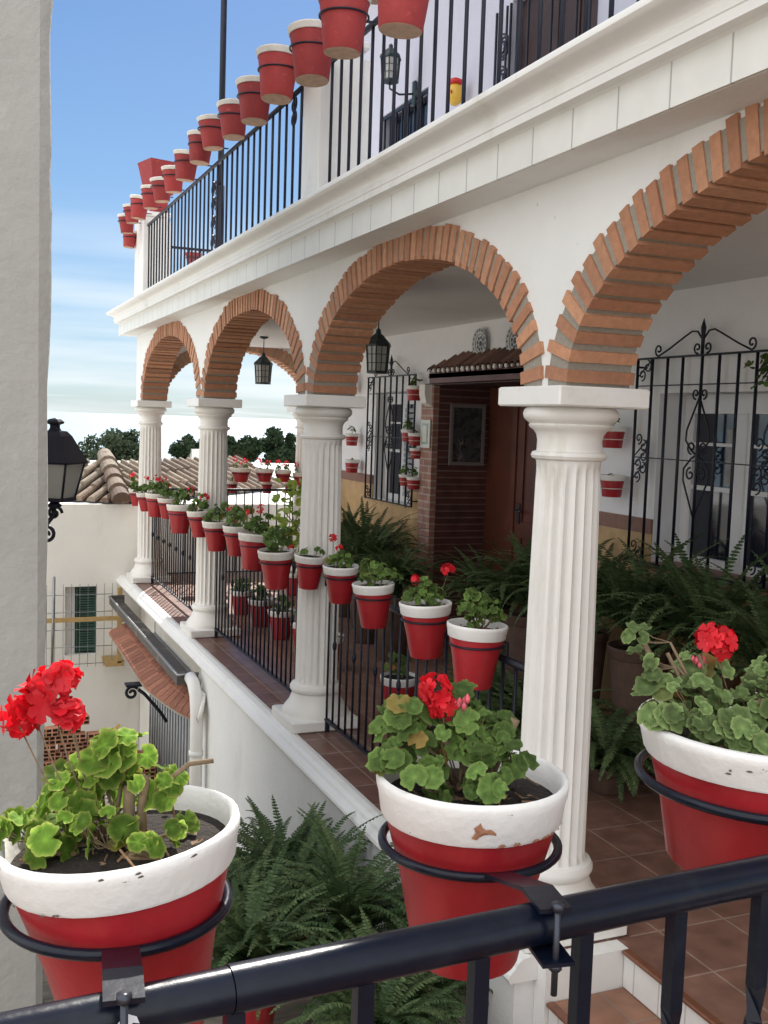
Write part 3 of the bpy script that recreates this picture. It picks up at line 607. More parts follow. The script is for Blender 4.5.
def flower(mb,c,r,n,hi=True,rng=rnd,pet=None):
    for i in range(n):
        d=Vector((rng.gauss(0,1),rng.gauss(0,1),rng.gauss(.35,.8))).normalized(); p=c+d*r*rng.uniform(.55,1.0); pr=pet or r*.42
        t=d.cross(Vector((rng.uniform(-1,1),rng.uniform(-1,1),.3))).normalized(); b=d.cross(t)
        m=5 if hi else 4; a0=rng.uniform(0,6); col=rng.random()
        for k in range(m):
            a=a0+2*PI*k/m; u=t*math.cos(a)+b*math.sin(a); w=d.cross(u)
            lift=rng.uniform(.1,.5)
            if hi:
                P=[p, p+u*pr*.45+w*pr*.34+d*pr*lift*.4, p+u*pr*.85+w*pr*.42+d*pr*lift*.6, p+u*pr*1.08+w*pr*.08+d*pr*(lift*.6-.08), p+u*pr*.9-w*pr*.38+d*pr*lift*.7, p+u*pr*.45-w*pr*.32+d*pr*lift*.4, p+u*pr*.6+d*pr*lift*.25]
                mb.add(P,[[0,1,6],[1,2,6],[2,3,6],[3,4,6],[4,5,6],[5,0,6]],c=col,smooth=True)
            else:
                mb.add([p,p+u*pr*.6+w*pr*.5+d*pr*.2,p+u*pr*1.1+d*pr*.3,p+u*pr*.6-w*pr*.5+d*pr*.1],[[0,1,2,3]],c=col)
def pot_meshes(r,h,band,rb,n=40,soilz=-.03):
    """local: rim centre plane at z=0, base at z=-h"""
    body=MB(); br=r*.93
    body.lathe([(rb*.96,-h),(rb,-h+.006),(rb+(br*.93-rb)*.5,-h*.5-band*.3),(br*.955,-band-.002),(br*.95,-band+.01)],n); 
    rm=MB(); th=max(.008,r*.085)
    rm.lathe([(br*.95,-band+.003),(br-.002,-band-.001),(br+.001,-band+.004),(r*.965,-band*.45),(r*.985,-band*.3),(r*.992,-.008),(r*.985,-.002),(r-th*.6,.001),(r-th,-.004),(r-th*1.15,-band*.5),(min(r-th*1.3,br*.93-.002),-band*.92)],n,cap=False)
    so=MB(); so.lathe([(r-th*1.1,soilz-.004),(r*.5,soilz+.004),(.001,soilz+.008)],n,cap=False)
    return body,rm,so
def geranium(name,label,loc,r,h,band,rb,clumps,flowers,lm,leafr,hi=True,group=None,tilt=None,seed=1,petal=None,stems=True,nf=26,buds=(),redm='red',rimm='rim',stubs=(),npol=40):
    rng=random.Random(seed)
    t=thing(name,label,'flower pot',loc,group)
    if tilt: t.rotation_euler=tilt
    b,rm,so=pot_meshes(r,h,band,rb,npol,-band*.55 if hi else -band*.35)
    bo=b.build('pot',M[redm],t,autosmooth=60); rm.build('rim',M[rimm],bo,autosmooth=60); so.build('soil',M['soil'],t)
    fol=MB(); stm=MB(); fol.openmesh=True
    for (cx,cy,cz,cr,n) in clumps:
        if hi: n=int(n*1.5)
        base=Vector((cx*.25+rng.uniform(-.02,.02),cy*.25+rng.uniform(-.02,.02),-band*.5))
        node=Vector((cx*.75,cy*.75,cz-cr*.6))
        if stems:
            mid=base.lerp(node,.5)+Vector((rng.uniform(-.01,.01),rng.uniform(-.01,.01),-.005)); stm.tube([base,mid,node],[leafr*.20,leafr*.17,leafr*.10],6 if hi else 4)
        for i in range(n):
            d=Vector((rng.gauss(0,1),rng.gauss(0,1),rng.gauss(0,.8))); d.normalize(); p=Vector((cx,cy,cz))+d*cr*rng.uniform(.45,1.05)
            rad=math.hypot(p.x,p.y)
            if rad>r*.72 and p.z<leafr*.75: p.z=leafr*rng.uniform(.75,1.3)
            nn=(d*.9+Vector((rng.uniform(-.4,.4),-.55+rng.uniform(-.4,.4),.75))).normalized(); lr=leafr*rng.uniform(.45,1.12)
            leaf(fol,p,nn,lr,hi=hi,rng=rng)
            if stems: stm.tube([node,node.lerp(p,.55)+Vector((0,0,-.006)),p],leafr*.042,4,caps=False)
    fo=fol.build('foliage',M[lm],t); 
    for sb in stubs: stm.tube([Vector(q) for q in sb[0]],sb[1],8)
    for (fx,fy,fz,fr) in flowers:
        F=MB(); F.openmesh=True; flower(F,Vector((fx,fy,fz)),fr,nf if hi else 9,hi,rng,petal); F.build('flower_head',M['petal'],t)
        s_=Vector((fx*.35,fy*.35,-band*.4)); e_=Vector((fx,fy,fz-fr*.5)); stm.tube([s_,s_.lerp(e_,.5)+Vector((fx*.10,0,.01)),e_],[leafr*.07,leafr*.055,leafr*.05],5)
    for (fx,fy,fz,fr) in buds:
        F=MB(); 
        for i in range(7):
            d=Vector((rng.gauss(0,1),rng.gauss(0,1),rng.gauss(0,.7))).normalized()*fr*.8; q=Vector((fx,fy,fz))+d
            F.lathe([(0.0005,-fr*.5),(fr*.3,-fr*.1),(fr*.28,fr*.2),(.0005,fr*.55)],7,q)
        F.build('flower_bud',M['bud'],t); s_=Vector((fx*.4,fy*.4,-.02)); stm.tube([s_,(fx,fy,fz)],leafr*.05,4)
    if hi:
        lt_=MB(); lt_.openmesh=True
        for k in range(16):
            a=rng.uniform(0,6.28); rr_=r*.78*math.sqrt(rng.random()); leaf(lt_,Vector((rr_*math.cos(a),rr_*math.sin(a),-band*.42+rng.uniform(0,.008))),Vector((rng.uniform(-.6,.6),rng.uniform(-.6,.6),1)),leafr*rng.uniform(.25,.6),hi=False,rng=rng)
        for k in range(14):
            a=rng.uniform(0,6.28); rr_=r*.75*math.sqrt(rng.random()); p=Vector((rr_*math.cos(a),rr_*math.sin(a),-band*.4)); lt_.tube([p,p+Vector((rng.uniform(-.04,.04),rng.uniform(-.04,.04),rng.uniform(.0,.03)))],.0014,4)
        lt_.build('dry_litter',M['dry'],t)
    if stm.v: stm.build('stem',M['stem'] if hi else M['petiole'],t)
    return t
# three foreground pots on the handrail
GL='big red and white pots ringed to the near handrail'
LP=Vector((.166,1.275,-.522)); CP=Vector((.755,1.405,-.55)); RP=Vector((0,0,0))
LP=Vector((.200,1.302,-.515)); CP=Vector((.756,1.412,-.540)); RP=Vector((1.315,1.385,-.497)); RZ=-.394
geranium('potted_geranium','left handrail pot with yellow-green leaves and a tall red flower on a long stalk',LP,.152,.275,.052,.083,
  [(-.025,.03,.065,.040,13),(.012,.02,.088,.036,12),(-.065,.02,.035,.042,11),(.045,.01,.050,.032,9),(-.120,-.03,.010,.026,7),(-.01,-.045,.010,.040,9),(.085,-.02,.004,.024,4),(-.04,.06,.045,.04,8),(-.085,-.02,.0,.04,8),(.03,-.05,.0,.03,5)],
  [(-.092,.0,.160,.026),(-.074,.01,.180,.021),(-.112,.0,.144,.017),(-.055,.01,.190,.012),(-.050,.0,.146,.011)],'leaf_young_sunlit',.0205,group=GL,tilt=(0,R_(-6),RZ),seed=11,petal=.019,nf=9,
  stubs=[([(-.0,.0,-.04),(.012,0,.0),(.018,0,.05)],.0075),([(.03,-.01,-.04),(.03,0,.02),(.04,.0,.06)],.006),([(-.03,-.02,-.04),(-.07,-.03,-.015),(-.10,-.03,.0)],.006),([(.05,0,.02),(.07,0,.055),(.095,0,.072),(.125,0,.074)],.0032),([(-.01,-.03,-.04),(.03,-.05,-.02),(.06,-.05,-.025)],.007)])
geranium('potted_geranium','middle handrail pot with chipped white rim, dense green leaves and one red flower',CP,.151,.295,.063,.083,
  [(-.11,.02,.065,.045,15),(-.105,.0,.095,.034,10),(-.065,-.01,.055,.050,15),(-.01,.0,.055,.048,15),(.035,.01,.060,.040,12),(-.02,.04,.085,.045,11),(-.07,-.07,.005,.040,10),(.01,-.06,.012,.040,11),(-.12,-.02,.02,.03,8),(.065,-.03,.035,.026,6)],
  [(-.062,.0,.130,.024),(-.052,-.01,.108,.018)],'leaf',.0215,group=GL,tilt=(0,0,RZ),seed=5,petal=.015,nf=14,buds=[(-.022,-.01,.114,.014)],
  stubs=[([(.02,.02,-.04),(.045,.02,.03),(.066,.02,.082)],.008),([(-.0,.02,-.04),(-.02,.0,.03),(-.06,.0,.06)],.006)])
geranium('potted_geranium','very large handrail pot at the right with grey-green leaves and a round red flower',RP,.221,.250,.060,.158,
  [(-.15,-.05,.025,.065,24),(-.12,-.09,-.005,.055,20),(-.19,-.02,.045,.045,13),(-.12,.02,.065,.055,16),(-.235,.0,.145,.018,3),(-.215,.0,.105,.024,4),(-.02,.02,.03,.05,10),(.06,-.03,.06,.065,22),(.03,.03,.075,.05,11),(.14,.0,.06,.06,18),(-.05,-.13,-.015,.035,6),(.15,-.08,.03,.06,14),(-.205,-.05,.0,.035,9),(.02,-.06,.04,.06,18),(-.05,-.06,.035,.05,14)],
  [(-.096,.0,.136,.034)],'leaf_grey',.0215,group=GL,tilt=(0,0,RZ),seed=23,petal=.017,nf=26,buds=[(-.125,.0,.105,.012)],
  stubs=[([(-.10,0,-.03),(-.18,0,.05),(-.225,0,.14)],.005),([(-.08,0,0),(-.11,0,.07),(-.125,0,.115)],.0035),([(-.12,0,0),(-.15,0,.06),(-.18,0,.115)],.0035),([(.0,-.05,-.03),(-.07,-.06,.03),(-.03,-.05,.05)],.007)])
def chip(pot,r,band,a0,z0,pts,m,name='paint_chip'):
    b=MB(); P=[]
    for da,dz in pts:
        z=z0+dz; t_=-z/band; rr=r*(.992-.027*min(1,max(0,t_)/.45)) if t_<.45 else r*.965-(r*.965-r*.931)*(t_-.45)/.55
        a=a0+da/rr; P.append((( rr+.0012)*math.cos(a),(rr+.0012)*math.sin(a),z))
    c=(sum(p[0] for p in P)/len(P),sum(p[1] for p in P)/len(P),sum(p[2] for p in P)/len(P)); l=math.hypot(c[0],c[1]); rr=max(math.hypot(p[0],p[1]) for p in P); c=(c[0]/l*rr,c[1]/l*rr,c[2])
    b.add(P+[c],[[k,(k+1)%len(P),len(P)] for k in range(len(P))],c=.5); b.build(name,M[m],pot)
fg=[o for o in COL.objects if o.name.startswith('potted_geranium') and o.parent is None][:3]
def potof(t): return [c for c in t.children if c.name.startswith('pot')][0]
star=[(-.016,-.012),(-.010,-.002),(-.013,.004),(-.007,.009),(-.004,.013),(-.001,.006),(.004,.002),(.011,.003),(.019,-.003),(.020,-.007),(.010,-.005),(.002,-.006),(-.005,-.010),(-.008,-.014)]
chip(potof(fg[1]),.151,.063,-PI/2+.03,-.036,star,'chipclay')
q=random.Random(8)
for k in range(9):
    w_=q.uniform(.004,.010); chip(potof(fg[1]),.151,.063,-PI/2+q.uniform(.1,1.3),-.0605,[(-w_,-.001),(-w_*.4,.002+q.uniform(0,.002)),(w_*.5,.0015+q.uniform(0,.002)),(w_,-.0005),(0,-.002)],'chipclay')
for k in range(7):
    w_=q.uniform(.002,.006); chip(potof(fg[2]),.221,.060,-PI/2+q.uniform(-.75,.25),-.018-q.uniform(0,.025),[(-w_,-.001),(-w_*.4,.0015),(w_*.5,.002),(w_,-.0005),(0,-.002)],'darkchip')
for k in range(14):
    w_=q.uniform(.002,.006); chip(potof(fg[0]),.152,.052,-PI/2+q.uniform(-1.3,1.1),-.004-q.uniform(0,.006)+(-.043 if k%3==0 else 0),[(-w_,-.001),(-w_*.4,.0012),(w_*.5,.0018),(w_,-.0005),(0,-.0015)],'darkchip')
# handrail
def ry(x): return 1.0566+.0585*x
hr=thing('handrail','thick glossy black handrail in the foreground with square twisted balusters and pot rings','handrail',(.6,1.09,-1.6))
a=MB(); xs=[-1.4,.30,2.6]; ZR=-.625
a.tube([(-1.4,ry(-1.4),ZR),(.285,ry(.285),ZR)],.0245,24); a.tube([(.286,ry(.286),ZR),(2.6,ry(2.6),ZR)],.0262,24)
a.build('rail',M['rail_paint'],hr,root=True,autosmooth=40)
def sq_bar(mb,x,y,z0,z1,w,tw0,tw1):
    vs=[];zs=[];n=0
    k=z1
    while k>z0:
        zs.append(k); k-=.006 if tw0<k<tw1 else .05
    zs.append(z0)
    for z in zs:
        tw=0
        if z<tw1: tw=(tw1-max(z,tw0))/.05*PI/2
        w_=w*(1.0 if not(tw0<z<tw1) else 1.0)
        for i in range(4):
            q=tw+PI/4+i*PI/2; vs.append((x+w_*.7071*math.cos(q)*1.0,y+w_*.7071*math.sin(q),z))
    mb.add(vs,[[i*4+k,i*4+(k+1)%4,i*4+4+(k+1)%4,i*4+4+k] for i in range(len(zs)-1) for k in range(4)])
for i in range(-8,12):
    x=.6046+.1565*i-(0 if i else 0)
    B=MB(); sq_bar(B,x,ry(x),-1.58,-.64,.0205,-1.1,-.81); B.build('baluster',M['rail_paint'],hr,root=True)
a=MB(); a.box(-1.4,2.6,1.06,1.10,-1.585,-1.565); a.build('bottom_rail',M['rail_paint'],hr,root=True)
def bracket(cx,cy,cz,r,bx,t=.0072):
    """ring round a pot plus the strap and clamp on the rail"""
    b=MB(); by=ry(bx); n=48
    b.tube([(cx+r*math.cos(2*PI*i/n),cy+r*math.sin(2*PI*i/n),cz) for i in range(n+1)],t,8,caps=False)
    d=Vector((cx-bx,cy-by,0)).normalized(); s=Vector((-d.y,d.x,0)); w=.021
    e=Vector((cx,cy,cz))-d*(r-.004)
    P0=Vector((bx,by,ZR+.0275))-d*.034; P1=Vector((bx,by,ZR+.0275))+d*.03; P2=e+Vector((0,0,.0))
    path=[P0,P1,P2]
    vs=[]
    for p in path: vs+=[p+s*w,p-s*w,p-s*w+Vector((0,0,.006)),p+s*w+Vector((0,0,.006))]
    b.add(vs,[[i*4+k,i*4+(k+1)%4,i*4+4+(k+1)%4,i*4+4+k] for i in range(2) for k in range(4)]+[[3,2,1,0],[8,9,10,11]])
    Q0=Vector((bx,by,ZR-.033))-d*.052;Q1=Vector((bx,by,ZR-.033))+d*.032; vs=[]
    for p in (Q0,Q1): vs+=[p+s*w,p-s*w,p-s*w+Vector((0,0,.005)),p+s*w+Vector((0,0,.005))]
    b.add(vs,[[k,(k+1)%4,4+(k+1)%4,4+k] for k in range(4)]+[[3,2,1,0],[4,5,6,7]])
    o=b.build('pot_ring',M['rail_paint'],hr,root=True)
    c=MB(); p=P0+d*.006; 
    p=Vector((bx,by,0))-d*.040
    c.tube([(p.x,p.y,ZR-.075),(p.x,p.y,ZR+.040)],.0042,8); c.tube([(p.x,p.y,ZR+.034),(p.x,p.y,ZR+.043)],.0085,6); c.tube([(p.x,p.y,ZR-.042),(p.x,p.y,ZR-.034)],.0085,6)
    c.build('bolt',M['steel'],o); return d,s,P1,P2
bracket(.200,1.302,-.515-.098,.137,.150+.02)
bracket(.756,1.412,-.540-.108,.137,.700)
bracket(1.315,1.385,-.497-.100,.212,1.22,.0085)
ch=MB(); cq=Vector((.172,ry(.17)-.0245,ZR+.006)); ch.add([cq+Vector((-.012,-.001,-.003)),cq+Vector((-.002,-.0012,.007)),cq+Vector((.008,-.001,.002)),cq+Vector((.011,-.001,-.006)),cq+Vector((.004,-.001,-.004)),cq+Vector((.002,-.0012,-.010)),cq+Vector((-.003,-.001,-.004))],[[0,1,2,3,4,5,6]]); ch.build('paint_flake',M['whitechip'],hr,root=True)
# second pot that stands hidden behind the left foreground pot
# ------------------------------------------------------------------ pots along the terrace railing
GT='red pots with white rims hooked along the terrace railing'
#  y , z(rim), dia , flowers, kind of plant, label
TP=[(3.93,-.868,.255,[],0,'terrace-rail pot nearest the front column, bushy green leaves without flowers'),
    (4.46,-.866,.245,[(-.05,0,.11,.022),(.11,0,.150,.036)],1,'terrace-rail pot with a round red flower, second from the front column'),
    (5.12,-.878,.222,[],0,'terrace-rail pot with drooping leaves and no flower, between two flowering pots'),
    (5.62,-.852,.205,[(-.05,0,.16,.024),(-.01,0,.10,.020)],1,'terrace-rail pot with two small red flowers one above the other'),
    (6.16,-.862,.20,[],2,'terrace-rail pot with almost no leaves in front of the second column'),
    (6.90,-.905,.235,[(.10,0,.0,.022)],0,'terrace-rail pot with green leaves, first beyond the second column'),
    (7.42,-.850,.235,[(.02,0,.16,.028),(-.08,0,.13,.02)],1,'terrace-rail pot with orange-red flowers, second beyond the second column'),
    (7.95,-.845,.21,[],0,'terrace-rail pot with tall green foliage, third beyond the second column'),
    (8.63,-.875,.225,[(.11,0,.09,.022)],1,'terrace-rail pot in front of the third column'),
    (9.28,-.850,.21,[(.05,0,.10,.035)],1,'terrace-rail pot with a red flower just past the third column'),
    (10.10,-.865,.245,[(.10,0,.12,.03)],0,'terrace-rail pot with wide grassy leaves in the farthest bay'),
    (10.75,-.850,.19,[(.02,0,.10,.02)],1,'small terrace-rail pot with a single flower in the farthest bay'),
    (11.35,-.850,.225,[(.06,0,.13,.032),(.0,0,.14,.03)],1,'terrace-rail pot carrying two bright red blooms in the farthest bay'),
    (12.05,-.895,.19,[(.03,0,.15,.025)],1,'terrace-rail pot next to last at the far end'),
    (12.62,-.895,.18,[(-.05,0,.14,.032)],1,'last terrace-rail pot at the far end with a red flower leaning left')]
for i,(y,z,dd_,fl,kd,lab) in enumerate(TP):
    r=dd_/2; x=XC-.035-r*.95-.02; q=random.Random(100+i)
    dd_*=1.05 if i<5 else 1.10; r=dd_/2; x=XC-(.022 if i<5 else .045)-r*.95; s=dd_/.25; z=z*x/2.1; y=y*x/2.1*1.0; z+=.02*(i<5)
    if kd==2: cl=[(-.03,0,.02,.03*s,5),(.05,0,.03,.03*s,6)]
    elif kd==0: cl=[(-.05*s,0,.06*s,.045*s,13),(.04*s,0,.075*s,.045*s,13),(.0,.02,.10*s,.04*s,9),(.075*s,-.01,.05*s,.03*s,7),(q.uniform(-.06,.1),0,.12*s,.025*s,5),(-.02,-.05*s,.02,.04*s,8)]
    else: cl=[(-.03*s,0,.045*s,.045*s,13),(.05*s,0,.04*s,.04*s,11),(.0,.0,.075*s,.035*s,8),(-.07*s,0,.03*s,.03*s,6),(.02,-.05*s,.02,.04*s,8)]
    if i>4: cl=[(a,b_,c+.02,d_,int(n*1.2)) for a,b_,c,d_,n in cl]+[(q.uniform(-.1,.1),-.04,.0,.035,8),(q.uniform(-.05,.1),.0,.13,.03,6)]; fl=[(a,b_,c+.02,d_*1.35) for a,b_,c,d_ in fl]
    if i==2: cl+=[(.12,0,.03,.04,10),(.09,0,.07,.035,8)]
    geranium('potted_geranium',lab+(''),(x,y,z),r,dd_*1.02,dd_*.21,r*.60,cl,fl,'leaf_far' if i>4 else 'leaf',.025 if i<5 else .027,hi=(i<2),group=GT,tilt=(R_(q.uniform(-3,3)),R_(q.uniform(-4,4)),-.5+q.uniform(-.3,.3)),seed=200+i,nf=18,petal=.014 if i<5 else None,npol=32,rimm='rim' if i<5 else 'rimfar')
    rr=rails[0] if y<6.3 else (rails[1] if y<9.2 else rails[2])
    b=MB(); ring(b,(x,y,z-dd_*.33),r*.87,.0055,24); b.box(x+r*.85,XC,y-.012,y+.012,z-dd_*.33-.003,z-dd_*.33+.003); b.box(XC-.004,XC+.004,y-.012,y+.012,min(z-dd_*.33,-1.03),max(z-dd_*.33,-1.0)); b.build('pot_ring',M['iron'],rr,root=True)
# far end railing pots, sunlit
GE='sunlit flower pots along the far end railing'
ends=[(3.05,-.56,.20,'far end-rail pot with a scarlet bloom, half behind the third column'),(3.36,-.565,.24,'far end-rail pot with orange flowers, second from the third column'),(3.66,-.575,.22,'far end-rail pot in the middle of the row with small red blooms'),(3.90,-.59,.20,'far end-rail pot second from the right with pale leaves'),(4.14,-.62,.21,'far end-rail pot at the right beside the back wall')]
for i,(x,z,d,lab) in enumerate(ends):
    geranium('potted_geranium',lab,(x,12.60,z-.06),d/2*1.1,d*.72,d*.2,d*.36,[(-.06,0,.04,.04,8),(.05,0,.04,.04,8)],[(-.07,0,.10,.04),(.05,0,.09,.035),(.0,0,.06,.03)],'leaf_far',.025,hi=False,group=GE,seed=300+i,npol=24,rimm='rimfar')
    b=MB(); ring(b,(x,12.60,z-.13),d/2*.95,.0055,16); b.build('pot_ring',M['iron'],er,root=True)
for i,(x,lab) in enumerate(((3.3,'lower end-rail pot left of the others below the orange flowers'),(3.75,'lower end-rail pot below the middle of the upper row'),(4.05,'lower end-rail pot closest to the back wall'))):
    geranium('potted_geranium',lab,(x,12.78,-.80),.08,.15,.035,.055,[(0,0,.03,.04,8)],[],'leaf_far',.028,hi=False,group='lower pots on the far end railing',seed=320+i,npol=20,rimm='rimfar')
    b=MB(); ring(b,(x,12.78,-.85),.074,.005,14); b.build('pot_ring',M['iron'],er,root=True)
# pots standing on the terrace floor behind the railing
GF='red pots standing on the terrace floor behind the railing'
FP=[(2.78,10.3,.24,'floor pot farthest along the terrace behind the railing'),(2.80,9.65,.26,'floor pot second farthest along the terrace, behind the third column'),(2.82,9.05,.26,'floor pot in the middle of the row on the terrace floor'),(2.85,8.45,.27,'floor pot with red paint and white rim, left of the second column behind the bars'),(2.84,7.85,.27,'floor pot with leafy plant nearest the second column in the row on the terrace floor'),(2.86,6.45,.27,'floor pot seen through the bars right of the second column'),(2.95,5.75,.26,'low floor pot with green leaves behind the nearest railing')]
for i,(x,y,d,lab) in enumerate(FP):
    geranium('potted_geranium',lab,(x,y,ZF+d*1.02),d/2,d*1.02,d*.2,d*.31,[(-.04,0,.06,.06,14),(.05,0,.06,.06,14),(0,.03,.10,.06,10)],[],'leaf_far',.032,hi=False,group=GF,seed=340+i,npol=24)
gb=thing('leafy_shrub','bright yellow-green sunlit plant in a pot at the back of the terrace','plant',(3.66,11.3,ZF))
b,rm,so=pot_meshes(.13,.26,.05,.08,24)
o=b.build('pot',M['red'],gb); rm.build('rim',M['rim'],o); o.location=(0,0,.26); so.v=[(p[0],p[1],p[2]+.26) for p in so.v]; so.build('soil',M['soil'],gb)
fo=MB(); fo.openmesh=True; q=random.Random(3); st_=MB()
for i in range(9): st_.tube([(0,0,.24),(q.uniform(-.12,.12),q.uniform(-.1,.1),.7),(q.uniform(-.24,.24),q.uniform(-.2,.2),q.uniform(.9,1.25))],.006,5)
for i in range(190):
    z=q.uniform(.35,1.3); w=.27*math.sin(PI*min(1,(z-.2)/1.25)**.8)+.05; c=Vector((q.gauss(0,w*.6),q.gauss(0,w*.6),z)); leaf(fo,c,Vector((q.uniform(-1,1),q.uniform(-1,.5),q.uniform(.2,1))),q.uniform(.03,.055),hi=False,rng=q)
fo.build('foliage',M['basil'],gb); st_.build('stem',M['petiole'],gb)
# ------------------------------------------------------------------ balcony pots
GB='weathered red pots with white rims hung outside the balcony railing'
def balc(px,py,pz,d,lab,h=None):
    t=thing('flower_pot',lab,'flower pot',(px,py,pz),GB); h=h or d*1.0
    b,rm,so=pot_meshes(d/2,h,d*.14,d*.34,28); o=b.build('pot',M['redmatte'],t); rm.build('rim',M['rimfar'],o); so.build('soil',M['soil'],t)
    bb=MB(); bb.lathe([(d*.30,-h-.001),(d*.328,-h-.0005),(d*.342,-h+d*.10)],28,cap=True); bb.build('bare_base',M['potbase'],o)
    t.rotation_euler=(R_(rnd.uniform(-4,4)),R_(rnd.uniform(-5,5)),rnd.random()*6)
    rr=br1 if py>6.3 else br2
    b=MB(); ring(b,(px,py,pz-d*.38),d*.44,.006,24); b.box(px+d*.42,2.14,py-.012,py+.012,pz-d*.38-.003,pz-d*.38+.003); b.build('pot_ring',M['iron'],rr,root=True)
BPX=1.93
bl=[(395,-32,.27,4.55),(342,-8,.27,5.36),(313,24,.245,5.88),(279,54,.255,6.54),(255,83,.225,7.09),(232,103,.225,7.68),(211,110,.215,8.35),(200,132,.21,8.70),(187,153,.20,9.25),(173,166,.20,9.85),(161,177,.19,10.45),(151,186,.19,10.98),(140,196,.20,11.6),(131,204,.185,12.2),(128,216,.185,12.55)]
zz=[2.06,2.20,2.19,2.26,2.235,2.245,2.31,2.27,2.245,2.24,2.255,2.28,2.29,2.31,2.26]
names=['balcony pot nearest the camera at the top edge, only its base in view','balcony pot hanging large at the top of the picture, right of the middle pillar','balcony pot hanging directly in front of the middle pillar','balcony pot with a thick white rim just left of the middle pillar','balcony pot with dark flaking red paint, second left of the middle pillar','balcony pot third left of the middle pillar, touching the one behind it','balcony pot just right of the flag pole','balcony pot hiding the flag pole behind it, tilted slightly','balcony pot first left of the flag pole','balcony pot second left of the flag pole','balcony pot third left of the flag pole','balcony pot just right of the square planter','balcony pot right below the square planter','balcony pot next to last at the corner pillar','balcony pot hanging last at the corner, lowest of the row']
for (px,py,d,y),z,nm in zip(bl,zz,names): balc(BPX-.015,y*.992,z*.992+.01,d*1.11*rnd.uniform(.94,1.07),nm)
balc(2.25,5.75,2.62,.24,'balcony pot higher behind the others at the top of the middle pillar')
balc(2.02,12.8,2.13,.19,'small balcony pot hanging below the corner pots')
for i,(x,y,nm) in enumerate(((2.75,12.70,'shaded pot hung low inside the balcony corner, left one'),(3.12,12.70,'shaded pot hung low inside the balcony corner beside the flag pole'))):
    t=thing('flower_pot',nm,'flower pot',(x,y,1.93),'pots hung inside the balcony end railing'); b,rm,so=pot_meshes(.10,.2,.04,.065,20); o=b.build('pot',M['redmatte'],t); rm.build('rim',M['redmatte'],o)
    b=MB(); ring(b,(x,y,1.87),.09,.005,14); b.build('pot_ring',M['iron'],ber,root=True)
# square planter on the corner pillar
sp=thing('square_planter','square tapered red planter standing on the corner pillar behind the round pots','planter',(2.27,12.40,2.50),rz=.25)
b=MB(); vs=[]
for z,w in ((0,.12),(.32,.175),(.36,.185),(.36,.165),(.12,.13)): vs+=[(-w,-w,z),(w,-w,z),(w,w,z),(-w,w,z)]
b.add(vs,[[i*4+k,i*4+(k+1)%4,i*4+4+(k+1)%4,i*4+4+k] for i in range(4) for k in range(4)]+[[3,2,1,0],[16,17,18,19]]); b.build('planter_box',M['redmatte'],sp); b=MB(); b.box(-.08,.08,-.08,.08,-.228,-.002,bev=.005); b.build('stand',M['redmatte'],sp)
# ------------------------------------------------------------------ wall pots, plates, lanterns, picture
GW='small red and white pots hung on the back wall'
def wallpot(y,z,d,lab,plant=True,fl=()):
    x=BX-.02-d*.55
    t=geranium('wall_pot',lab,(x,y,z),d/2,d*.82,d*.20,d*.36,[(0,0,.05,.045,12 if plant else 3)] if plant else [(0,0,.01,.02,3)],list(fl),'leaf_far',.024,hi=False,group=GW,seed=int(y*100+z*10),npol=24)
    t['category']='wall pot'
    b=MB(); ring(b,(0,0,-d*.5),d*.44,.003,16); b.box(d*.40,d*.57,-.01,.01,-d*.5-.003,-d*.5+.003); b.build('wall_ring',M['rimfar'],t); 
for (y,z,d,p,lab) in [(10.72,.43,.16,1,'wall pot with a small plant left of the far window, top one'),(10.62,-.14,.16,1,'wall pot left of the far window, middle one'),(10.58,-.42,.17,0,'wall pot left of the far window, lowest and empty'),
    (9.02,.34,.165,1,'wall pot right of the far window at the top'),(9.16,-.07,.14,1,'wall pot right of the far window with leaves, middle left'),(8.99,-.10,.14,0,'wall pot right of the far window, middle right'),(8.99,-.24,.12,0,'tiny wall pot under the middle pair by the far window'),
    (9.20,-.50,.13,1,'wall pot right of the far window, lower left'),(8.99,-.51,.14,1,'wall pot right of the far window, lower right by the brick pilaster'),
    (5.80,.02,.175,1,'wall pot between front column and near window grille, upper'),(5.78,-.30,.175,0,'wall pot between front column and near window grille, lower')]: wallpot(y,z,d,lab,p)
wp=thing('hanging_greenery','small trailing green plant hooked to the top right of the near window grille','plant',(BX-.12,4.40,.40))
b=MB(); b.openmesh=True; q=random.Random(9)
for i in range(70): leaf(b,Vector((q.gauss(0,.03),q.gauss(0,.06),-abs(q.gauss(0,.07))+.02)),Vector((q.uniform(-1,0),q.uniform(-1,1),q.uniform(0,1))),.02,hi=False,rng=q)
b.build('foliage',M['leaf_far'],wp)
b=MB(); b.tube([(0,0,.03),(.05,0,.06),(.05,0,-.02)],.004,5); b.build('hook',M['iron'],wp)
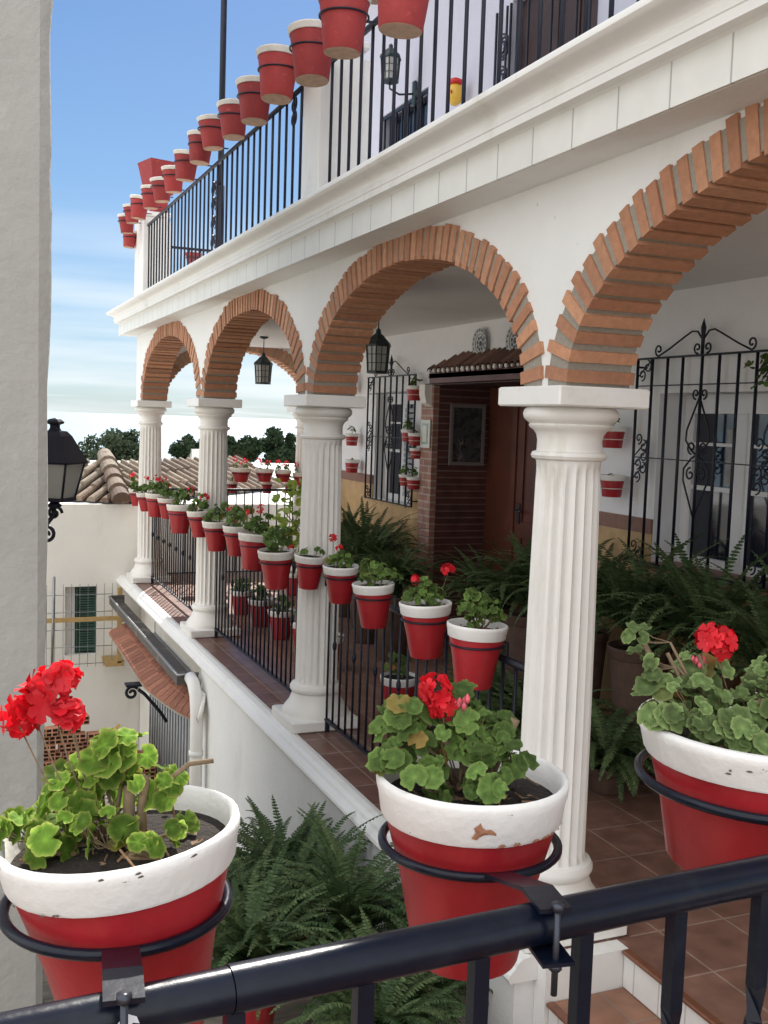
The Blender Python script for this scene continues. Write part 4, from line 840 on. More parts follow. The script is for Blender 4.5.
for (y,z,r,lab) in ((7.88,.675,.125,'patterned ceramic plate on the wall above the porch roof, left one'),(7.30,.665,.125,'patterned ceramic plate above the porch roof half hidden by the brick arch'),(6.30,-.045,.13,'patterned ceramic plate on the wall just behind the front column')):
    t=thing('wall_plate',lab,'plate',(BX-.02,y,z),'ceramic plates on the back wall'); RY=Matrix.Rotation(-PI/2,4,'Y')
    b=MB(); b.lathe([(.001,.0),(r*.62,.002),(r*.7,.010),(r,.020),(r,.024),(r*.68,.016),(.001,.006)],36,M=RY,cap=False); b.build('plate',M['porcelain'],t)
    d=MB(); 
    for k in range(16):
        a=2*PI*k/16; c=Vector((-.0235,r*.87*math.cos(a),r*.87*math.sin(a))); d.lathe([(r*.085,0),(.001,.003)],8,M=Matrix.Translation(c)@RY,cap=False)
    for k in range(8):
        a=2*PI*k/8+.2; c=Vector((-.012,r*.42*math.cos(a),r*.42*math.sin(a))); d.lathe([(r*.15,0),(r*.08,.002),(.001,.003)],8,M=Matrix.Translation(c)@RY,cap=False)
    d.tube([(-.016,r*.62*math.cos(2*PI*i/28),r*.62*math.sin(2*PI*i/28)) for i in range(29)],.003,4,caps=False); d.lathe([(r*.2,.012),(.001,.014)],10,M=RY,cap=False)
    d.build('pattern',M['platedeco'],t)
pc=thing('framed_picture','framed dim picture hanging on the dark brick side of the porch','picture',(4.45,8.69,-.10))
b=MB(); b.box(-.18,.18,-.02,.0,-.28,-.25);b.box(-.18,.18,-.02,.0,.25,.28);b.box(-.18,-.15,-.02,0,-.25,.25);b.box(.15,.18,-.02,0,-.25,.25); b.build('frame',M['frame'],pc)
b=MB(); b.box(-.15,.15,-.008,-.002,-.25,.25); b.build('print',M['artprint'],pc)
pq=thing('house_plaque','small white tile plaque with a green border on the pink brick pilaster','plaque',(BX-.06,8.83,-.10))
b=MB(); b.box(-.012,0,-.10,.10,-.13,.13,bev=.003); b.build('plaque_tile',M['number'],pq); b=MB(); b.box(-.015,-.0125,-.065,.065,-.095,.095); b.build('border',M['mint'],pq); b=MB(); b.box(-.018,-.0155,-.045,.045,-.075,.075); b.build('field',M['number'],pq)
def lantern_mesh(t,s=1.0):
    """hanging six-sided lantern, origin at top of glass cage"""
    n=6; R=.105*s; b=MB(); gl=MB()
    b.lathe([(R*1.22,0),(R*1.25,.006),(R*1.18,.03*s),(R*.9,.055*s),(R*.5,.10*s),(R*.28,.115*s),(R*.22,.14*s),(R*.26,.145*s),(.006,.165*s)],n,smooth=False)
    H=.235*s
    for k in range(n):
        a=2*PI*k/n; c,s_=math.cos(a),math.sin(a); b.tube([(R*1.08*c,R*1.08*s_,0),(R*.92*c,R*.92*s_,-H)],.007*s,5)
        a2=2*PI*(k+1)/n; 
        for f in (.33,.66): 
            rr=R*(1.08-.16*f); b.tube([(rr*c,rr*s_,-H*f),(rr*math.cos(a2),rr*math.sin(a2),-H*f)],.004*s,4)
        am=(a+a2)/2; b.tube([(R*.93*math.cos(am),R*.93*math.sin(am),0),(R*.80*math.cos(am),R*.80*math.sin(am),-H)],.004*s,4)
    b.lathe([(R*.98,-H-.012),(R*1.02,-H-.006),(R*.98,-H+.006)],n,smooth=False)
    gl.lathe([(R*.88,-H+.01),(R*1.02,-.004)],n,smooth=False,cap=False)
    b.build('lantern_frame',M['verdigris'],t); gl.build('glass',M['lampglass'],t)
for (loc,lab) in (((3.15,10.98,.56),'hanging lantern in the second smallest arch seen against the sky'),((3.02,7.42,.565),'hanging lantern on a chain beside the far window, against the white wall')):
    t=thing('hanging_lantern',lab,'lantern',loc,'iron lanterns hung from the terrace ceiling'); lantern_mesh(t,.82)
    b=MB(); b.tube([(0,0,.13),(0,0,.862-loc[2])],.005,6); b.lathe([(.045,.862-loc[2]),(.05,.850-loc[2]),(.02,.835-loc[2])],12); b.build('chain',M['verdigris'],t)
t=thing('wall_lantern','small wall lantern on the upper storey above the barred window','lantern',(3.88,9.45,3.40)); lantern_mesh(t,.85)
b=MB(); b.tube([(0,0,-.20),(.0,0,-.27),(.1,0,-.31),(.26,0,-.28)],.010,6); b.lathe([(.05,0),(.06,.01),(.03,.03)],12,M=Matrix.Translation((.28,0,-.28))@Matrix.Rotation(-PI/2,4,'Y')); b.box(.24,.275,-.03,.03,-.40,-.16,bev=.01); b.build('wall_bracket',M['verdigris'],t)
t=thing('ceramic_ornament','small yellow ceramic head-shaped ornament with a red top behind the balcony bars','ornament',(4.04,8.36,2.72)); t.scale=(1.25,)*3
b=MB(); b.lathe([(.02,0),(.045,.02),(.06,.07),(.05,.12),(.03,.14)],20); b.build('jar',M['yellow'],t); b=MB(); b.lathe([(.035,.135),(.055,.145),(.052,.165),(.02,.18),(.001,.185)],20); b.lathe([(.014,0),(.001,.006)],10,M=Matrix.Translation((-.047,-.035,.075))@Matrix.Rotation(-PI/2,4,'Y')); b.build('cap',M['redglaze'],t)
# street lantern on the left wall
t=thing('street_lantern','black street lantern with frosted panes bracketed to the left wall','street lamp',(.60,6.5,-.30)); t.scale=(.88,.88,.92)
b=MB(); gl=MB(); n=4; a45=PI/4
Mz=Matrix.Rotation(.25,4,'Z')
b.lathe([(.225,-.012),(.232,0),(.222,.014),(.17,.09),(.12,.165),(.085,.195),(.045,.20),(.035,.215),(.035,.235),(.062,.245),(.066,.255),(.04,.272),(.001,.282)],4,M=Mz,smooth=False)
H=.235
gl.lathe([(.135,-H),(.20,-.015)],4,M=Mz,cap=False,smooth=False)
for k in range(4):
    a=2*PI*k/4; p=[Mz@Vector((.205*math.cos(a),.205*math.sin(a),-.01)),Mz@Vector((.140*math.cos(a),.140*math.sin(a),-H))]; b.tube(p,.008,5)
b.lathe([(.15,-H-.02),(.155,-H-.01),(.148,-H+.004)],4,M=Mz,smooth=False); b.lathe([(.03,-H-.07),(.05,-H-.05),(.02,-H-.02)],8)
b.build('lantern_frame',M['iron'],t); gl.build('glass',M['lampglass'],t)
b=MB(); b.tube([(0,0,-H-.05),(-.01,0,-H-.12),(-.05,0,-H-.17),(-.13,0,-H-.20),(-.235,0,-H-.16)],.016,8); ax=lambda u,v:(u,0,v)
scroll(b,(-.05,-H-.24),.055,PI/2,1.3,ax,.013,sgn=-1); scroll(b,(.0,-H-.10),.05,0,1.2,ax,.011); scroll(b,(-.12,-H-.10),.05,PI,1.2,ax,.011,sgn=-1)
b.tube([(-.235,0,-H-.05),(-.235,0,-H-.38)],.018,8); b.build('wall_bracket',M['iron'],t)
# neighbouring wall on the left
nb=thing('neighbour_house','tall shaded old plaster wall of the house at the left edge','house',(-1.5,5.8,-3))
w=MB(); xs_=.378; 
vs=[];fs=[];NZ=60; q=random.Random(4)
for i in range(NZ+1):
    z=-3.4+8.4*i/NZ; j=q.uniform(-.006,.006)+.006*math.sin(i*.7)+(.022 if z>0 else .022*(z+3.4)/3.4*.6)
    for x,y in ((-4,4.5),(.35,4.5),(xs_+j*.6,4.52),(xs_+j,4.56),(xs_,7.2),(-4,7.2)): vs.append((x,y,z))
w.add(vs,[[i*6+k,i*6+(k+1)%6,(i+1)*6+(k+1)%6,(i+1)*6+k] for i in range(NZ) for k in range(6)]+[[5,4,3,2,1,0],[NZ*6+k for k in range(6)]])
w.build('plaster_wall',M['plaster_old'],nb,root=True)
# ------------------------------------------------------------------ cream house at the end of the street
ch=thing('cream_house','low cream house across the street end with tiled roof and green-shuttered window','house',(1,14,-5))
w=MB(); YC=13.12; WIN=(1.34,1.72,-2.98,-2.13)
w.box(-5,WIN[0],YC,YC+.25,-6.5,-1.12,c=.5); w.box(WIN[1],7,YC,YC+.25,-6.5,-1.12,c=.5); w.box(WIN[0],WIN[1],YC,YC+.25,-6.5,WIN[2],c=.5); w.box(WIN[0],WIN[1],YC,YC+.25,WIN[3],-1.12,c=.5); w.box(-5,7,YC+.25,22,-6.5,-1.13,c=.5)
w.build('wall',M['cream'],ch,root=True)
wd=MB(); wd.box(WIN[0]+.01,WIN[0]+.13,YC+.12,YC+.15,WIN[2],WIN[3]); o=wd.build('window',M['upvc'],ch,root=True)
s=MB()
for k in range(26): s.box(1.51,1.70,YC+.09,YC+.12,WIN[2]+.03+k*.031,WIN[2]+.052+k*.031)
s.box(1.48,1.50,YC+.09,YC+.125,WIN[2],WIN[3]);s.box(1.70,1.719,YC+.09,YC+.125,WIN[2],WIN[3]); s.build('shutter',M['greenshutter'],o)
s=MB(); s.box(WIN[0],WIN[1],YC+.18,YC+.2,WIN[2],WIN[3]); s.build('glass',M['glass'],o)
s=MB(); 
for k in range(5): s.tube([(1.10,YC-.30,-3.02+k*.21),(1.86,YC-.30,-3.02+k*.21)],.005,5)
for k in range(9): s.tube([(1.10+k*.095,YC-.30,-3.06),(1.10+k*.095,YC-.30,-2.05)],.004,4)
s.tube([(1.16,YC-.33,-3.15),(1.18,YC-.33,-1.95)],.018,5)
s.build('wire_cage',M['greymetal'],ch,root=True)
s=MB(); s.box(1.06,1.98,YC-.34,YC-.30,-2.50,-2.45); s.box(1.92,1.97,YC-.36,YC-.28,-3.02,-2.10); s.box(1.78,2.0,YC-.36,YC-.02,-3.06,-3.0); s.box(1.98,2.03,YC-.34,YC-.02,-2.52,-2.40); s.build('cage_frame',M['bamboo'],ch,root=True)
# roof of barrel tiles: ridge runs away from the camera
def tile_roof(parent,xr,y0,y1,zr,width,pitch,sides,name='roof'):
    r=MB(); rg=MB(); L=width; sl=math.tan(pitch)
    for sg in sides:
        ny=int((y1-y0)/.24)
        for k in range(ny):
            y=y0+.12+k*.24; nseg=int(L/.36)
            for j in range(nseg):
                a0=j*.36; a1=a0+.42; vs=[]
                for a,rr,dz in ((a0,.075,0.0),(a1,.092,.014)):
                    for i in range(6): t=PI*i/5; vs.append((xr+sg*a,y+rr*math.cos(t),zr-sl*a+rr*math.sin(t)*.85+dz*(0)))
                c=rnd.random(); r.add(vs,[[i,i+1,7+i,6+i] for i in range(5)]+[[0,1,2,3,4,5],[11,10,9,8,7,6]],c=c)
        r.add([(xr,y0,zr-.01),(xr+sg*L,y0,zr-sl*L-.01),(xr+sg*L,y1,zr-sl*L-.01),(xr,y1,zr-.01)],[[0,1,2,3]],c=.2)
        r.add([(xr,y0,zr-.012),(xr+sg*L,y0,zr-sl*L-.012),(xr+sg*L,y0,zr-sl*L-.5),(xr,y0,zr-.5)],[[0,1,2,3]],c=.2)
    n=int((y1-y0)/.36)
    for k in range(n):
        vs=[]
        for a,rr in ((y0-.04+k*.36,.13),(y0+k*.36+.40,.10)):
            for i in range(8): t=PI*i/7; vs.append((xr+rr*math.cos(t),a,zr+.02+rr*math.sin(t)*.9+(.02 if rr>.12 else 0)))
        rg.add(vs,[[i,i+1,9+i,8+i] for i in range(7)]+[list(range(8)),[15-i for i in range(8)]])
    o=r.build(name,M['rooftile'],parent,root=True); rg.build('ridge_tiles',M['rooftile'],o)
def hip_roof(parent,C,p,Lr,el,er):
    r=MB(); rg=MB(); cz=MB(); tp=math.tan(p)
    for sg,EL in ((-1,el),(1,er)):
        u=Vector((sg*.7071,.7071,0)); nn=Vector((-sg*.7071,.7071,0)); w=u
        k=0
        while k*.20<EL:
            e=C+u*(k*.20+.02); ln=min(Lr,k*.20+.06); j=0; off=rnd.uniform(-.03,.03)
            while j*.31<ln+.02:
                a0=max(-.05,j*.31-.05)+off*(j>0); a1=min(ln+.03,(j+1)*.31+.05); vs=[]
                for a,rr in ((a0,.066),(a1,.056)):
                    for i in range(7): t=PI*i/6; q_=e+nn*a+w*(rr*math.cos(t)); vs.append((q_.x,q_.y,C.z+tp*a+rr*math.sin(t)*.95+(.016 if a==a0 else 0)))
                r.add(vs,[[i,i+1,8+i,7+i] for i in range(6)]+[[6,5,4,3,2,1,0],[7,8,9,10,11,12,13]],c=rnd.random()); j+=1
            k+=1
        a_=C; b_=C+u*EL; hyp=Vector((0,1,0))*(Lr*1.4142)
        cz.add([a_-Vector((0,0,.012)),b_-Vector((0,0,.012)),b_+nn*Lr+Vector((0,0,tp*Lr-.012)),a_+hyp+Vector((0,0,tp*Lr-.012))],[[0,1,2,3]],c=.25)
    n=int(Lr*1.41/.30)+1
    for k in range(n):
        vs=[]
        for a,rr,dz in ((-.06+k*.30,.125,.035),(k*.30+.32,.095,.02)):
            for i in range(9): t=PI*i/8; vs.append((C.x+rr*math.cos(t),C.y+a,C.z+tp*a*.7071+dz+rr*math.sin(t)*.95))
        rg.add(vs,[[i,i+1,10+i,9+i] for i in range(8)]+[list(range(9))[::-1],[9+i for i in range(9)]])
    o=r.build('roof',M['rooftile'],parent,root=True); rg.build('ridge_tiles',M['rooftile'],o); cz.build('shaded_channels',M['bark'],o)  # channel sheet coloured dark to paint the shade between tile rows
hip_roof(ch,Vector((1.98,12.98,-1.09)),R_(25),.86,3.4,4.4)
w=MB(); w.add([(2.0,15.0,-.42),(-.4,17.4,-.42),(-.4,17.4,-1.1),(2.0,15.0,-1.1),(5.2,18.2,-.42),(5.2,18.2,-1.1),(2.0,19,-.42),(2.0,19,-1.1)],[[0,1,2,3],[0,3,5,4]]); w=None
# parapets and houses farther off
fh=[(2.0,27,9.5,29,-6,-1.42,'long white parapet wall beyond the tiled roofs'),(10.4,62,13.0,66,-12,-2.35,'small white house with dark windows on the slope behind the trees')]
t=thing('parapet_wall','long pale flat-roofed wall just beyond the tiled roofs','wall',(4,30,-6)); b=MB(); b.box(-4,12,27,30,-6.5,-1.40); b.build('wall',M['trim'],t,root=True); b=MB(); b.box(-4.05,12.05,26.95,30.05,-1.399,-1.34); b.build('coping',M['facade'],t,root=True)
t=thing('distant_house','small white house with dark windows seen between the first two columns','house',(14,62,-12)); b=MB(); b.box(12.6,15.2,60,64,-12,-2.6); b.box(13.2,15.2,60.5,64,-2.6,-1.95); b.build('wall',M['trim'],t,root=True)
for k in range(3):
    for z in (-2.45,-3.3):
        if z>-3 and k==0: continue
        w=MB(); zz_=59.98 if z<-3 else 60.48; w.box(12.95+k*.75,13.25+k*.75,zz_,zz_+.05,z,z+.3); w.build('window',M['glass'],t,root=True)
# ------------------------------------------------------------------ trees
def tree(name,label,loc,H,cr,ch_,m,seed,trunk=.2,flat=1.0,n=5200,lobes=14,group=None,ls=.12):
    q=random.Random(seed); t=thing(name,label,'tree',loc,group); tk=MB(); fo=MB(); fo.openmesh=True
    top=Vector((q.uniform(-.3,.3),q.uniform(-.3,.3),H-ch_*.5)); tk.tube([(0,0,0),(q.uniform(-.2,.2),q.uniform(-.2,.2),H*.4),top],[trunk,trunk*.7,trunk*.45],8)
    L=[]
    for i in range(lobes):
        a=q.uniform(0,2*PI); rr=cr*math.sqrt(q.random())*.75; z=H-ch_*.5+q.uniform(-.38,.40)*ch_*(1-.5*(rr/cr)**2); c=Vector((rr*math.cos(a),rr*math.sin(a),z)); L.append((c,cr*q.uniform(.22,.40)))
        tk.tube([top-Vector((0,0,ch_*.3)),top.lerp(c,.5)+Vector((0,0,-.1*ch_)),c],[trunk*.3,trunk*.2,trunk*.08],5)
    for i in range(n):
        c,r=q.choice(L); d=Vector((q.gauss(0,1),q.gauss(0,1),q.gauss(0,1))).normalized()*r*(q.random()**.4)*q.uniform(.8,1.12); d.z*=flat; p=c+d
        u=Vector((q.gauss(0,1),q.gauss(0,1),q.gauss(0,1))).normalized(); w=u.cross(Vector((q.gauss(0,1),q.gauss(0,1),q.gauss(0,1)))).normalized(); s=q.uniform(.5,1.3)*ls
        fo.add([p-u*s,p+w*s*.6,p+u*s,p-w*s*.6],[[0,1,2,3]],c=q.random())
    tk.build('trunk',M['bark'],t); fo.build('crown',m,t)
for (x,y,top_,cr,ch_,nm,lab,m,sd,fl,n) in [
  (8.6,60,-.90,2.1,2.8,'eucalyptus_tree','loose grey-green tree to the right of the street lantern with light gaps in its crown','tree',1,1,5200),
  (6.6,58,-1.8,1.5,2.2,'bushy_tree','lower tree just behind the top of the street lantern','tree',2,1,3600),
  (11.0,63,-1.9,1.1,2.0,'bushy_tree','dark low tree left of the far column','pine',12,1,2600),
  (4.9,62,-2.2,1.5,1.6,'bushy_tree','pale bush at the foot of the trees beside the street lantern','tree',13,1,2600),
  (13.4,62,-1.30,1.25,1.6,'round_pine','dark round pine leaning in from behind the third column','pine',3,.9,4200),
  (15.9,60,-1.15,1.35,1.7,'round_pine','dark pine crown just right of the third column','pine',4,.85,4000),
  (18.3,61,-.75,1.6,2.0,'round_pine','tallest dark pine between the third and second columns','pine',5,.85,5200),
  (20.4,64,-1.2,1.0,2.4,'round_pine','narrow dark conifer nearest the second column','pine',6,1.1,3200),
  (22.9,66,-1.6,1.5,1.9,'bushy_tree','low dark tree behind the second column','pine',7,1,3200),
  (17.0,66,-2.2,2.2,1.5,'bushy_tree','low hedge-like dark tree under the pines','pine',14,1,3600),
  (2.2,64,-2.0,2.0,2.2,'bushy_tree','green tree hidden mostly behind the left wall','tree',8,1,2800)]:
    zb=-11.2; tree(nm,lab,(x,y,zb),top_-zb,cr,ch_,M[m],sd,n=n,flat=fl,group='trees beyond the rooftops')
# ------------------------------------------------------------------ hollow brick pile
GP='terracotta hollow bricks piled against the cream wall'
hb=MB(); L_,W_,H_=.25,.12,.09
hb.box(-L_/2,L_/2,-W_/2+.02,W_/2,-H_/2,H_/2)
fr=MB(); nx,nz=4,2
xs2=[-L_/2+L_*i/nx for i in range(nx+1)]; zs2=[-H_/2+H_*i/nz for i in range(nz+1)]
for x in xs2: fr.box(max(-L_/2,x-.006),min(L_/2,x+.006),-W_/2,-W_/2+.0195,-H_/2,H_/2)
for z in zs2:
    for a,b in zip(xs2,xs2[1:]): fr.box(a+.0062,b-.0062,-W_/2+.0005,-W_/2+.019,max(-H_/2,z-.006),min(H_/2,z+.006))
t0=thing('hollow_brick','','brick',(0,0,-5),GP); bo=hb.build('body',M['dark'],t0); bo.data.materials[0]=M['hollow']; f_=fr.build('face_webs',M['hollow'],bo)
dk=MB(); dk.box(-L_/2+.004,L_/2-.004,-W_/2+.014,-W_/2+.0195,-H_/2+.004,H_/2-.004); dk.build('hollows',M['dark'],bo)
cnt=0; q=random.Random(77)
bw,bh=.255,.093
prof_h=[9,13,15,14,12,9,7,4]
rows=['bottom','second','third','fourth','fifth','sixth','seventh','eighth','ninth','tenth','eleventh','twelfth','thirteenth','fourteenth','top']
lastb=None
cols=[]
for c in range(6):
    x=.98+c*.262; hgt=[11,12,10,9,7,4][c]
    for k in range(hgt):
        zb_=zg(11.6)-.02+k*bh; jx=q.uniform(-.02,.02); loc=(x+jx+(.06 if k%2 else 0),11.6+q.uniform(-.03,.03)-(.0),zb_)
        lab='hollow brick in column %s of the pile counted from the left, %s layer'%(['one','two','three','four','five','six'][c],(rows+['uppermost'])[min(k,15)])
        if cnt==0: t0.location=loc; t0['label']=lab; 
        else: dup(t0,loc,q.uniform(-.06,.06),lab,GP)
        cnt+=1
# ------------------------------------------------------------------ ferns
def fern_meshes(seed,nf,Lr,up,width=.05,nl=22,fw=1.0):
    q=random.Random(seed); mb=MB(); mb.openmesh=True
    for i in range(nf):
        a=2*PI*(i+q.random())/nf*1.0+q.uniform(-.3,.3); L=q.uniform(.6,1.1)*Lr; el=q.uniform(.75,1.4)*up; dirh=Vector((math.cos(a),math.sin(a),0)); sides=[Vector((-dirh.y,dirh.x,0))]
        pts=[]; p=Vector((q.uniform(-.03,.03),q.uniform(-.03,.03),0)); ang=min(1.45,el); n=nl; col=q.random(); curl=q.uniform(.7,2.1); tw=q.uniform(-1.1,1.1)/nl
        for k in range(n+1):
            pts.append(p.copy()); p=p+(dirh*math.cos(ang)+Vector((0,0,1))*math.sin(ang))*L/n; ang-=curl/n*1.25*(.4+1.2*k/n); dirh=Vector((dirh.x*math.cos(tw)-dirh.y*math.sin(tw),dirh.x*math.sin(tw)+dirh.y*math.cos(tw),0)); sides.append(Vector((-dirh.y,dirh.x,0)))
        mb.tube(pts[::3]+[pts[-1]],.0022,3,c=col*.4,caps=False)
        for k in range(2,n):
            f=k/n; w=width*fw*math.sin(PI*min(1,f*.92+.08))**.6*q.uniform(.85,1.1); t=(pts[k+1]-pts[k-1]).normalized(); hw=L/n*.42
            for sg in (-1,1):
                b0=pts[k]; d=(sides[k]*sg+t*q.uniform(.2,.6)+Vector((0,0,-.25+q.uniform(-.1,.1)))).normalized(); mb.add([b0-t*hw,b0+d*w*.6-t*hw*.8,b0+d*w,b0+d*w*.6+t*hw*.8,b0+t*hw],[[0,1,2,3,4]],c=min(1,max(0,col+q.uniform(-.15,.15))))
    return mb
def fern_thing(name,label,loc,seed,nf,Lr,up,potr,poth,group,width=.05,redm='red',white=True,nl=22):
    t=thing(name,label,'fern',loc,group); b,rm,so=pot_meshes(potr,poth,potr*.35,potr*.66,28)
    for m_ in (b,rm,so): m_.v=[(p[0],p[1],p[2]+poth) for p in m_.v]
    o=b.build('pot',M[redm],t); rm.build('rim',M['rim' if white else redm],o); so.build('soil',M['soil'],t)
    f=fern_meshes(seed,nf,Lr,up,width,nl); f.v=[(p[0],p[1],p[2]+poth-.02) for p in f.v]; f.build('fronds',M['fern'],t); return t
GS='ferns in pots against the street wall below the ledge'
zf=-2.62
for i,(x,y,z,L,lab) in enumerate([(1.62,4.75,-2.80,.52,'tallest fern reaching up to the ledge moulding left of the middle pot'),(1.30,4.55,-2.80,.44,'fern left of the tallest one, in front of the street wall'),(1.62,4.1,-2.62,.50,'fern hanging over just left of the middle foreground pot'),(1.18,4.05,-2.65,.46,'low fern right of the left foreground pot'),(1.55,3.62,-2.62,.40,'fern in a red pot seen under the handrail, broad light green fronds'),(1.74,3.72,-2.62,.40,'fern in a red pot behind the first baluster under the handrail'),(1.66,5.25,-2.90,.46,'farthest fern against the street wall'),(1.45,3.35,-2.62,.36,'fern trailing beside the stairs'),(.98,4.5,-2.70,.42,'leftmost low fern by the second red pot')]):
    fern_thing('potted_fern',lab,(x,y,z+(.12 if i!=4 and i!=5 else 0)),500+i,125,L*1.25,1.12,.13,.22+(.12 if i not in(4,5) else 0)*0,GS,width=.033,nl=36,white=False)
GI='dark green ferns on the terrace against the back wall'
for i,(x,y,L,lab) in enumerate([(3.55,8.75,.70,'big dark fern left of the doorway seen behind the second column'),(3.75,9.35,.75,'fern under the far window'),(3.50,8.05,.55,'fern in front of the framed-picture side of the porch'),(3.80,10.0,.65,'farthest fern beneath the far window'),
     (3.72,6.75,.62,'fern right of the doorway'),(3.65,6.1,.62,'fern just visible at the right edge of the front column'),(3.70,5.55,.72,'large fern below the left side of the near window'),(3.75,5.0,.75,'large fern below the middle of the near window'),(3.78,4.45,.75,'large fern below the right side of the near window'),(3.30,5.35,.55,'lower fern before the near window'),(3.75,3.9,.7,'fern at the right edge of the picture'),(3.42,6.05,.55,'low fern on the tiles just right of the front column'),(3.38,4.75,.55,'low fern on the tiles behind the right foreground flower')]):
    fern_thing('terrace_fern',lab,(x,y,ZF),600+i,125,L*1.08,1.2 if i not in (9,11,12) else .85,.19 if i not in (9,11,12) else .13,(.74 if i in (6,7,8,10,5) else .55) if i not in (9,11,12) else .15,GI,width=.040,redm='brownpot',white=False,nl=36)
# the other pot half hidden behind the left foreground pot
geranium('potted_geranium','lower red pot with a white rim half hidden behind the left foreground pot',(.49,2.60,-1.24),.15,.30,.07,.10,[(-.03,0,.03,.05,12)],[],'leaf',.032,hi=False,seed=91,npol=32)
pst=thing('plant_stand','black iron stand under the half-hidden pot','stand',(.49,2.60,-2.62)); b=MB(); ring(b,(0,0,1.24),.14,.008,24)
ring(b,(0,0,1.20),.125,.007,20)
for k in range(3):
    a=2*PI*k/3+.4; b.tube([(.14*math.cos(a),.14*math.sin(a),1.24),(.10*math.cos(a),.10*math.sin(a),.5),(.20*math.cos(a),.20*math.sin(a),0)],.009,6)
ring(b,(0,0,1.075),.11,.006,20); b.build('frame',M['iron'],pst)
# ------------------------------------------------------------------ world, sun, camera
W=bpy.data.worlds.new('World'); SC.world=W; W.use_nodes=True; nt=W.node_tree; N=nt.nodes; L=nt.links; N.clear()
SUN_EL=R_(43); SUN_AZ=R_(24)      # azimuth measured from +Y towards +X
out=N.new('ShaderNodeOutputWorld'); bg=N.new('ShaderNodeBackground'); sky=N.new('ShaderNodeTexSky'); sky.sky_type='NISHITA'; sky.sun_disc=False; sky.sun_elevation=SUN_EL; sky.sun_rotation=SUN_AZ; sky.air_density=1.0; sky.dust_density=.6; sky.ozone_density=1.5; sky.altitude=100
tc=N.new('ShaderNodeTexCoord'); sp=N.new('ShaderNodeSeparateXYZ'); L.new(tc.outputs['Generated'],sp.inputs[0])
# thin clouds: stretched noise on the direction, stronger near the horizon
mz=N.new('ShaderNodeMath'); mz.operation='ADD'; mz.inputs[1].default_value=.12; L.new(sp.outputs[2],mz.inputs[0])
dv=N.new('ShaderNodeVectorMath'); dv.operation='DIVIDE'; cb=N.new('ShaderNodeCombineXYZ')
for i in range(3): L.new(mz.outputs[0],cb.inputs[i])
L.new(tc.outputs['Generated'],dv.inputs[0]); L.new(cb.outputs[0],dv.inputs[1])
mp=N.new('ShaderNodeMapping'); mp.inputs['Scale'].default_value=(.35,1.1,.0); mp.inputs['Rotation'].default_value=(0,0,.35); L.new(dv.outputs[0],mp.inputs[0])
no=N.new('ShaderNodeTexNoise'); no.inputs['Scale'].default_value=1.6; no.inputs['Detail'].default_value=9; no.inputs['Roughness'].default_value=.55; L.new(mp.outputs[0],no.inputs[0])
cr=N.new('ShaderNodeMapRange'); cr.inputs['From Min'].default_value=.57; cr.inputs['From Max'].default_value=.82; L.new(no.outputs['Fac'],cr.inputs[0])
# banded haze close to the horizon
mp2=N.new('ShaderNodeMapping'); mp2.inputs['Scale'].default_value=(1.2,1.2,16); L.new(tc.outputs['Generated'],mp2.inputs[0])
n2=N.new('ShaderNodeTexNoise'); n2.inputs['Scale'].default_value=1.6; n2.inputs['Detail'].default_value=5; L.new(mp2.outputs[0],n2.inputs[0])
hz=N.new('ShaderNodeMapRange'); hz.inputs['From Min'].default_value=.20; hz.inputs['From Max'].default_value=.0; L.new(sp.outputs[2],hz.inputs[0])
h2=N.new('ShaderNodeMapRange'); h2.inputs['From Min'].default_value=.40; h2.inputs['From Max'].default_value=.62; L.new(n2.outputs['Fac'],h2.inputs[0])
hm=N.new('ShaderNodeMath'); hm.operation='MULTIPLY'; L.new(hz.outputs[0],hm.inputs[0]); L.new(h2.outputs[0],hm.inputs[1])
mxf=N.new('ShaderNodeMath'); mxf.operation='MAXIMUM'; L.new(hm.outputs[0],mxf.inputs[0]); L.new(cr.outputs[0],mxf.inputs[1])
gr=N.new('ShaderNodeValToRGB'); e=gr.color_ramp; e.elements[0].position=0; e.elements[0].color=(.90,.96,1.0,1); e.elements[1].position=1; e.elements[1].color=(.10,.22,.52,1)
for p_,c_ in ((.06,(.62,.80,1.0,1)),(.16,(.40,.64,.98,1)),(.36,(.20,.40,.82,1))):
    k=e.elements.new(p_); k.color=c_
L.new(sp.outputs[2],gr.inputs[0])
gs=N.new('ShaderNodeMix'); gs.data_type='RGBA'; gs.blend_type='MULTIPLY'; gs.inputs[0].default_value=1; L.new(gr.outputs[0],gs.inputs[6]); gs.inputs[7].default_value=(1.55,2.05,2.2,1)
ns=N.new('ShaderNodeMix'); ns.data_type='RGBA'; ns.blend_type='MULTIPLY'; ns.inputs[0].default_value=1; L.new(sky.outputs[0],ns.inputs[6]); ns.inputs[7].default_value=(.38,.42,.50,1)
tint=N.new('ShaderNodeMix'); tint.data_type='RGBA'; tint.inputs[0].default_value=.72; L.new(ns.outputs[2],tint.inputs[6]); L.new(gs.outputs[2],tint.inputs[7])
cm=N.new('ShaderNodeMix'); cm.data_type='RGBA'; L.new(mxf.outputs[0],cm.inputs[0]); L.new(tint.outputs[2],cm.inputs[6]); cm.inputs[7].default_value=(3.3,3.45,3.6,1)
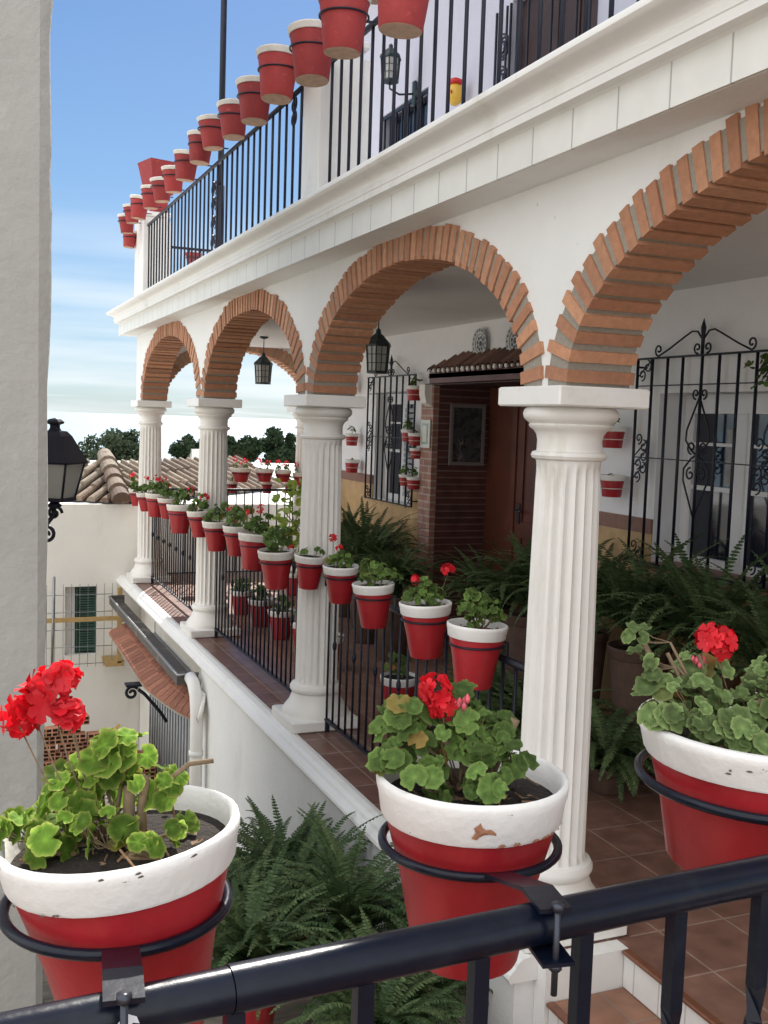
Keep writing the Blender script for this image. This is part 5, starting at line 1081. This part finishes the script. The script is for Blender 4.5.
# unseen bright sky added behind camera and street side to fill the shaded facade
dt=N.new('ShaderNodeVectorMath'); dt.operation='DOT_PRODUCT'; L.new(tc.outputs['Generated'],dt.inputs[0]); dt.inputs[1].default_value=(-.72,-.62,.30)
bm_=N.new('ShaderNodeMapRange'); bm_.interpolation_type='SMOOTHSTEP'; bm_.inputs['From Min'].default_value=-.10; bm_.inputs['From Max'].default_value=.55; L.new(dt.outputs['Value'],bm_.inputs[0])
nz_=N.new('ShaderNodeMapRange'); nz_.inputs['From Min'].default_value=.3; nz_.inputs['From Max'].default_value=.6; nz_.inputs['To Min'].default_value=.75; L.new(no.outputs['Fac'],nz_.inputs[0])
mb_=N.new('ShaderNodeMath'); mb_.operation='MULTIPLY'; L.new(bm_.outputs[0],mb_.inputs[0]); L.new(nz_.outputs[0],mb_.inputs[1])
ck=N.new('ShaderNodeMix'); ck.data_type='RGBA'; L.new(mb_.outputs[0],ck.inputs[0]); L.new(cm.outputs[2],ck.inputs[6]); ck.inputs[7].default_value=(6.3,6.35,6.4,1)
L.new(ck.outputs[2],bg.inputs[0]); bg.inputs[1].default_value=.10; L.new(bg.outputs[0],out.inputs[0])
sun=bpy.data.lights.new('sun','SUN'); sun.energy=2.6; sun.angle=R_(.53); sun.color=(1,.95,.87); so=bpy.data.objects.new('sun',sun); COL.objects.link(so)
d=Vector((math.sin(SUN_AZ)*math.cos(SUN_EL),math.cos(SUN_AZ)*math.cos(SUN_EL),math.sin(SUN_EL))); so.rotation_euler=d.to_track_quat('Z','Y').to_euler(); so.location=(0,0,30)
cam=bpy.data.cameras.new('camera'); co_=bpy.data.objects.new('camera',cam); COL.objects.link(co_); SC.camera=co_
v1=Vector((-439,105,1050)).normalized(); s_=.033; D=1050**2/(s_*(-439)+105)
z_=-Vector((-s_*D,-D,1050)).normalized(); x_=z_.cross(v1)
if x_.x<0: x_=-x_
right=Vector((x_.x,v1.x,z_.x)); up=Vector((x_.y,v1.y,z_.y)); fwd=Vector((x_.z,v1.z,z_.z))
co_.matrix_world=Matrix(((right.x,up.x,-fwd.x,0),(right.y,up.y,-fwd.y,0),(right.z,up.z,-fwd.z,0),(0,0,0,1)))
cam.sensor_width=36; cam.sensor_fit='AUTO'; cam.lens=36*1050/1024; cam.clip_start=.05; cam.clip_end=90000
SC.render.resolution_x=768; SC.render.resolution_y=1024
SC.view_settings.view_transform='Standard'; SC.view_settings.look='None'; SC.view_settings.exposure=1.68; SC.view_settings.gamma=1; SC.view_settings.use_curve_mapping=False
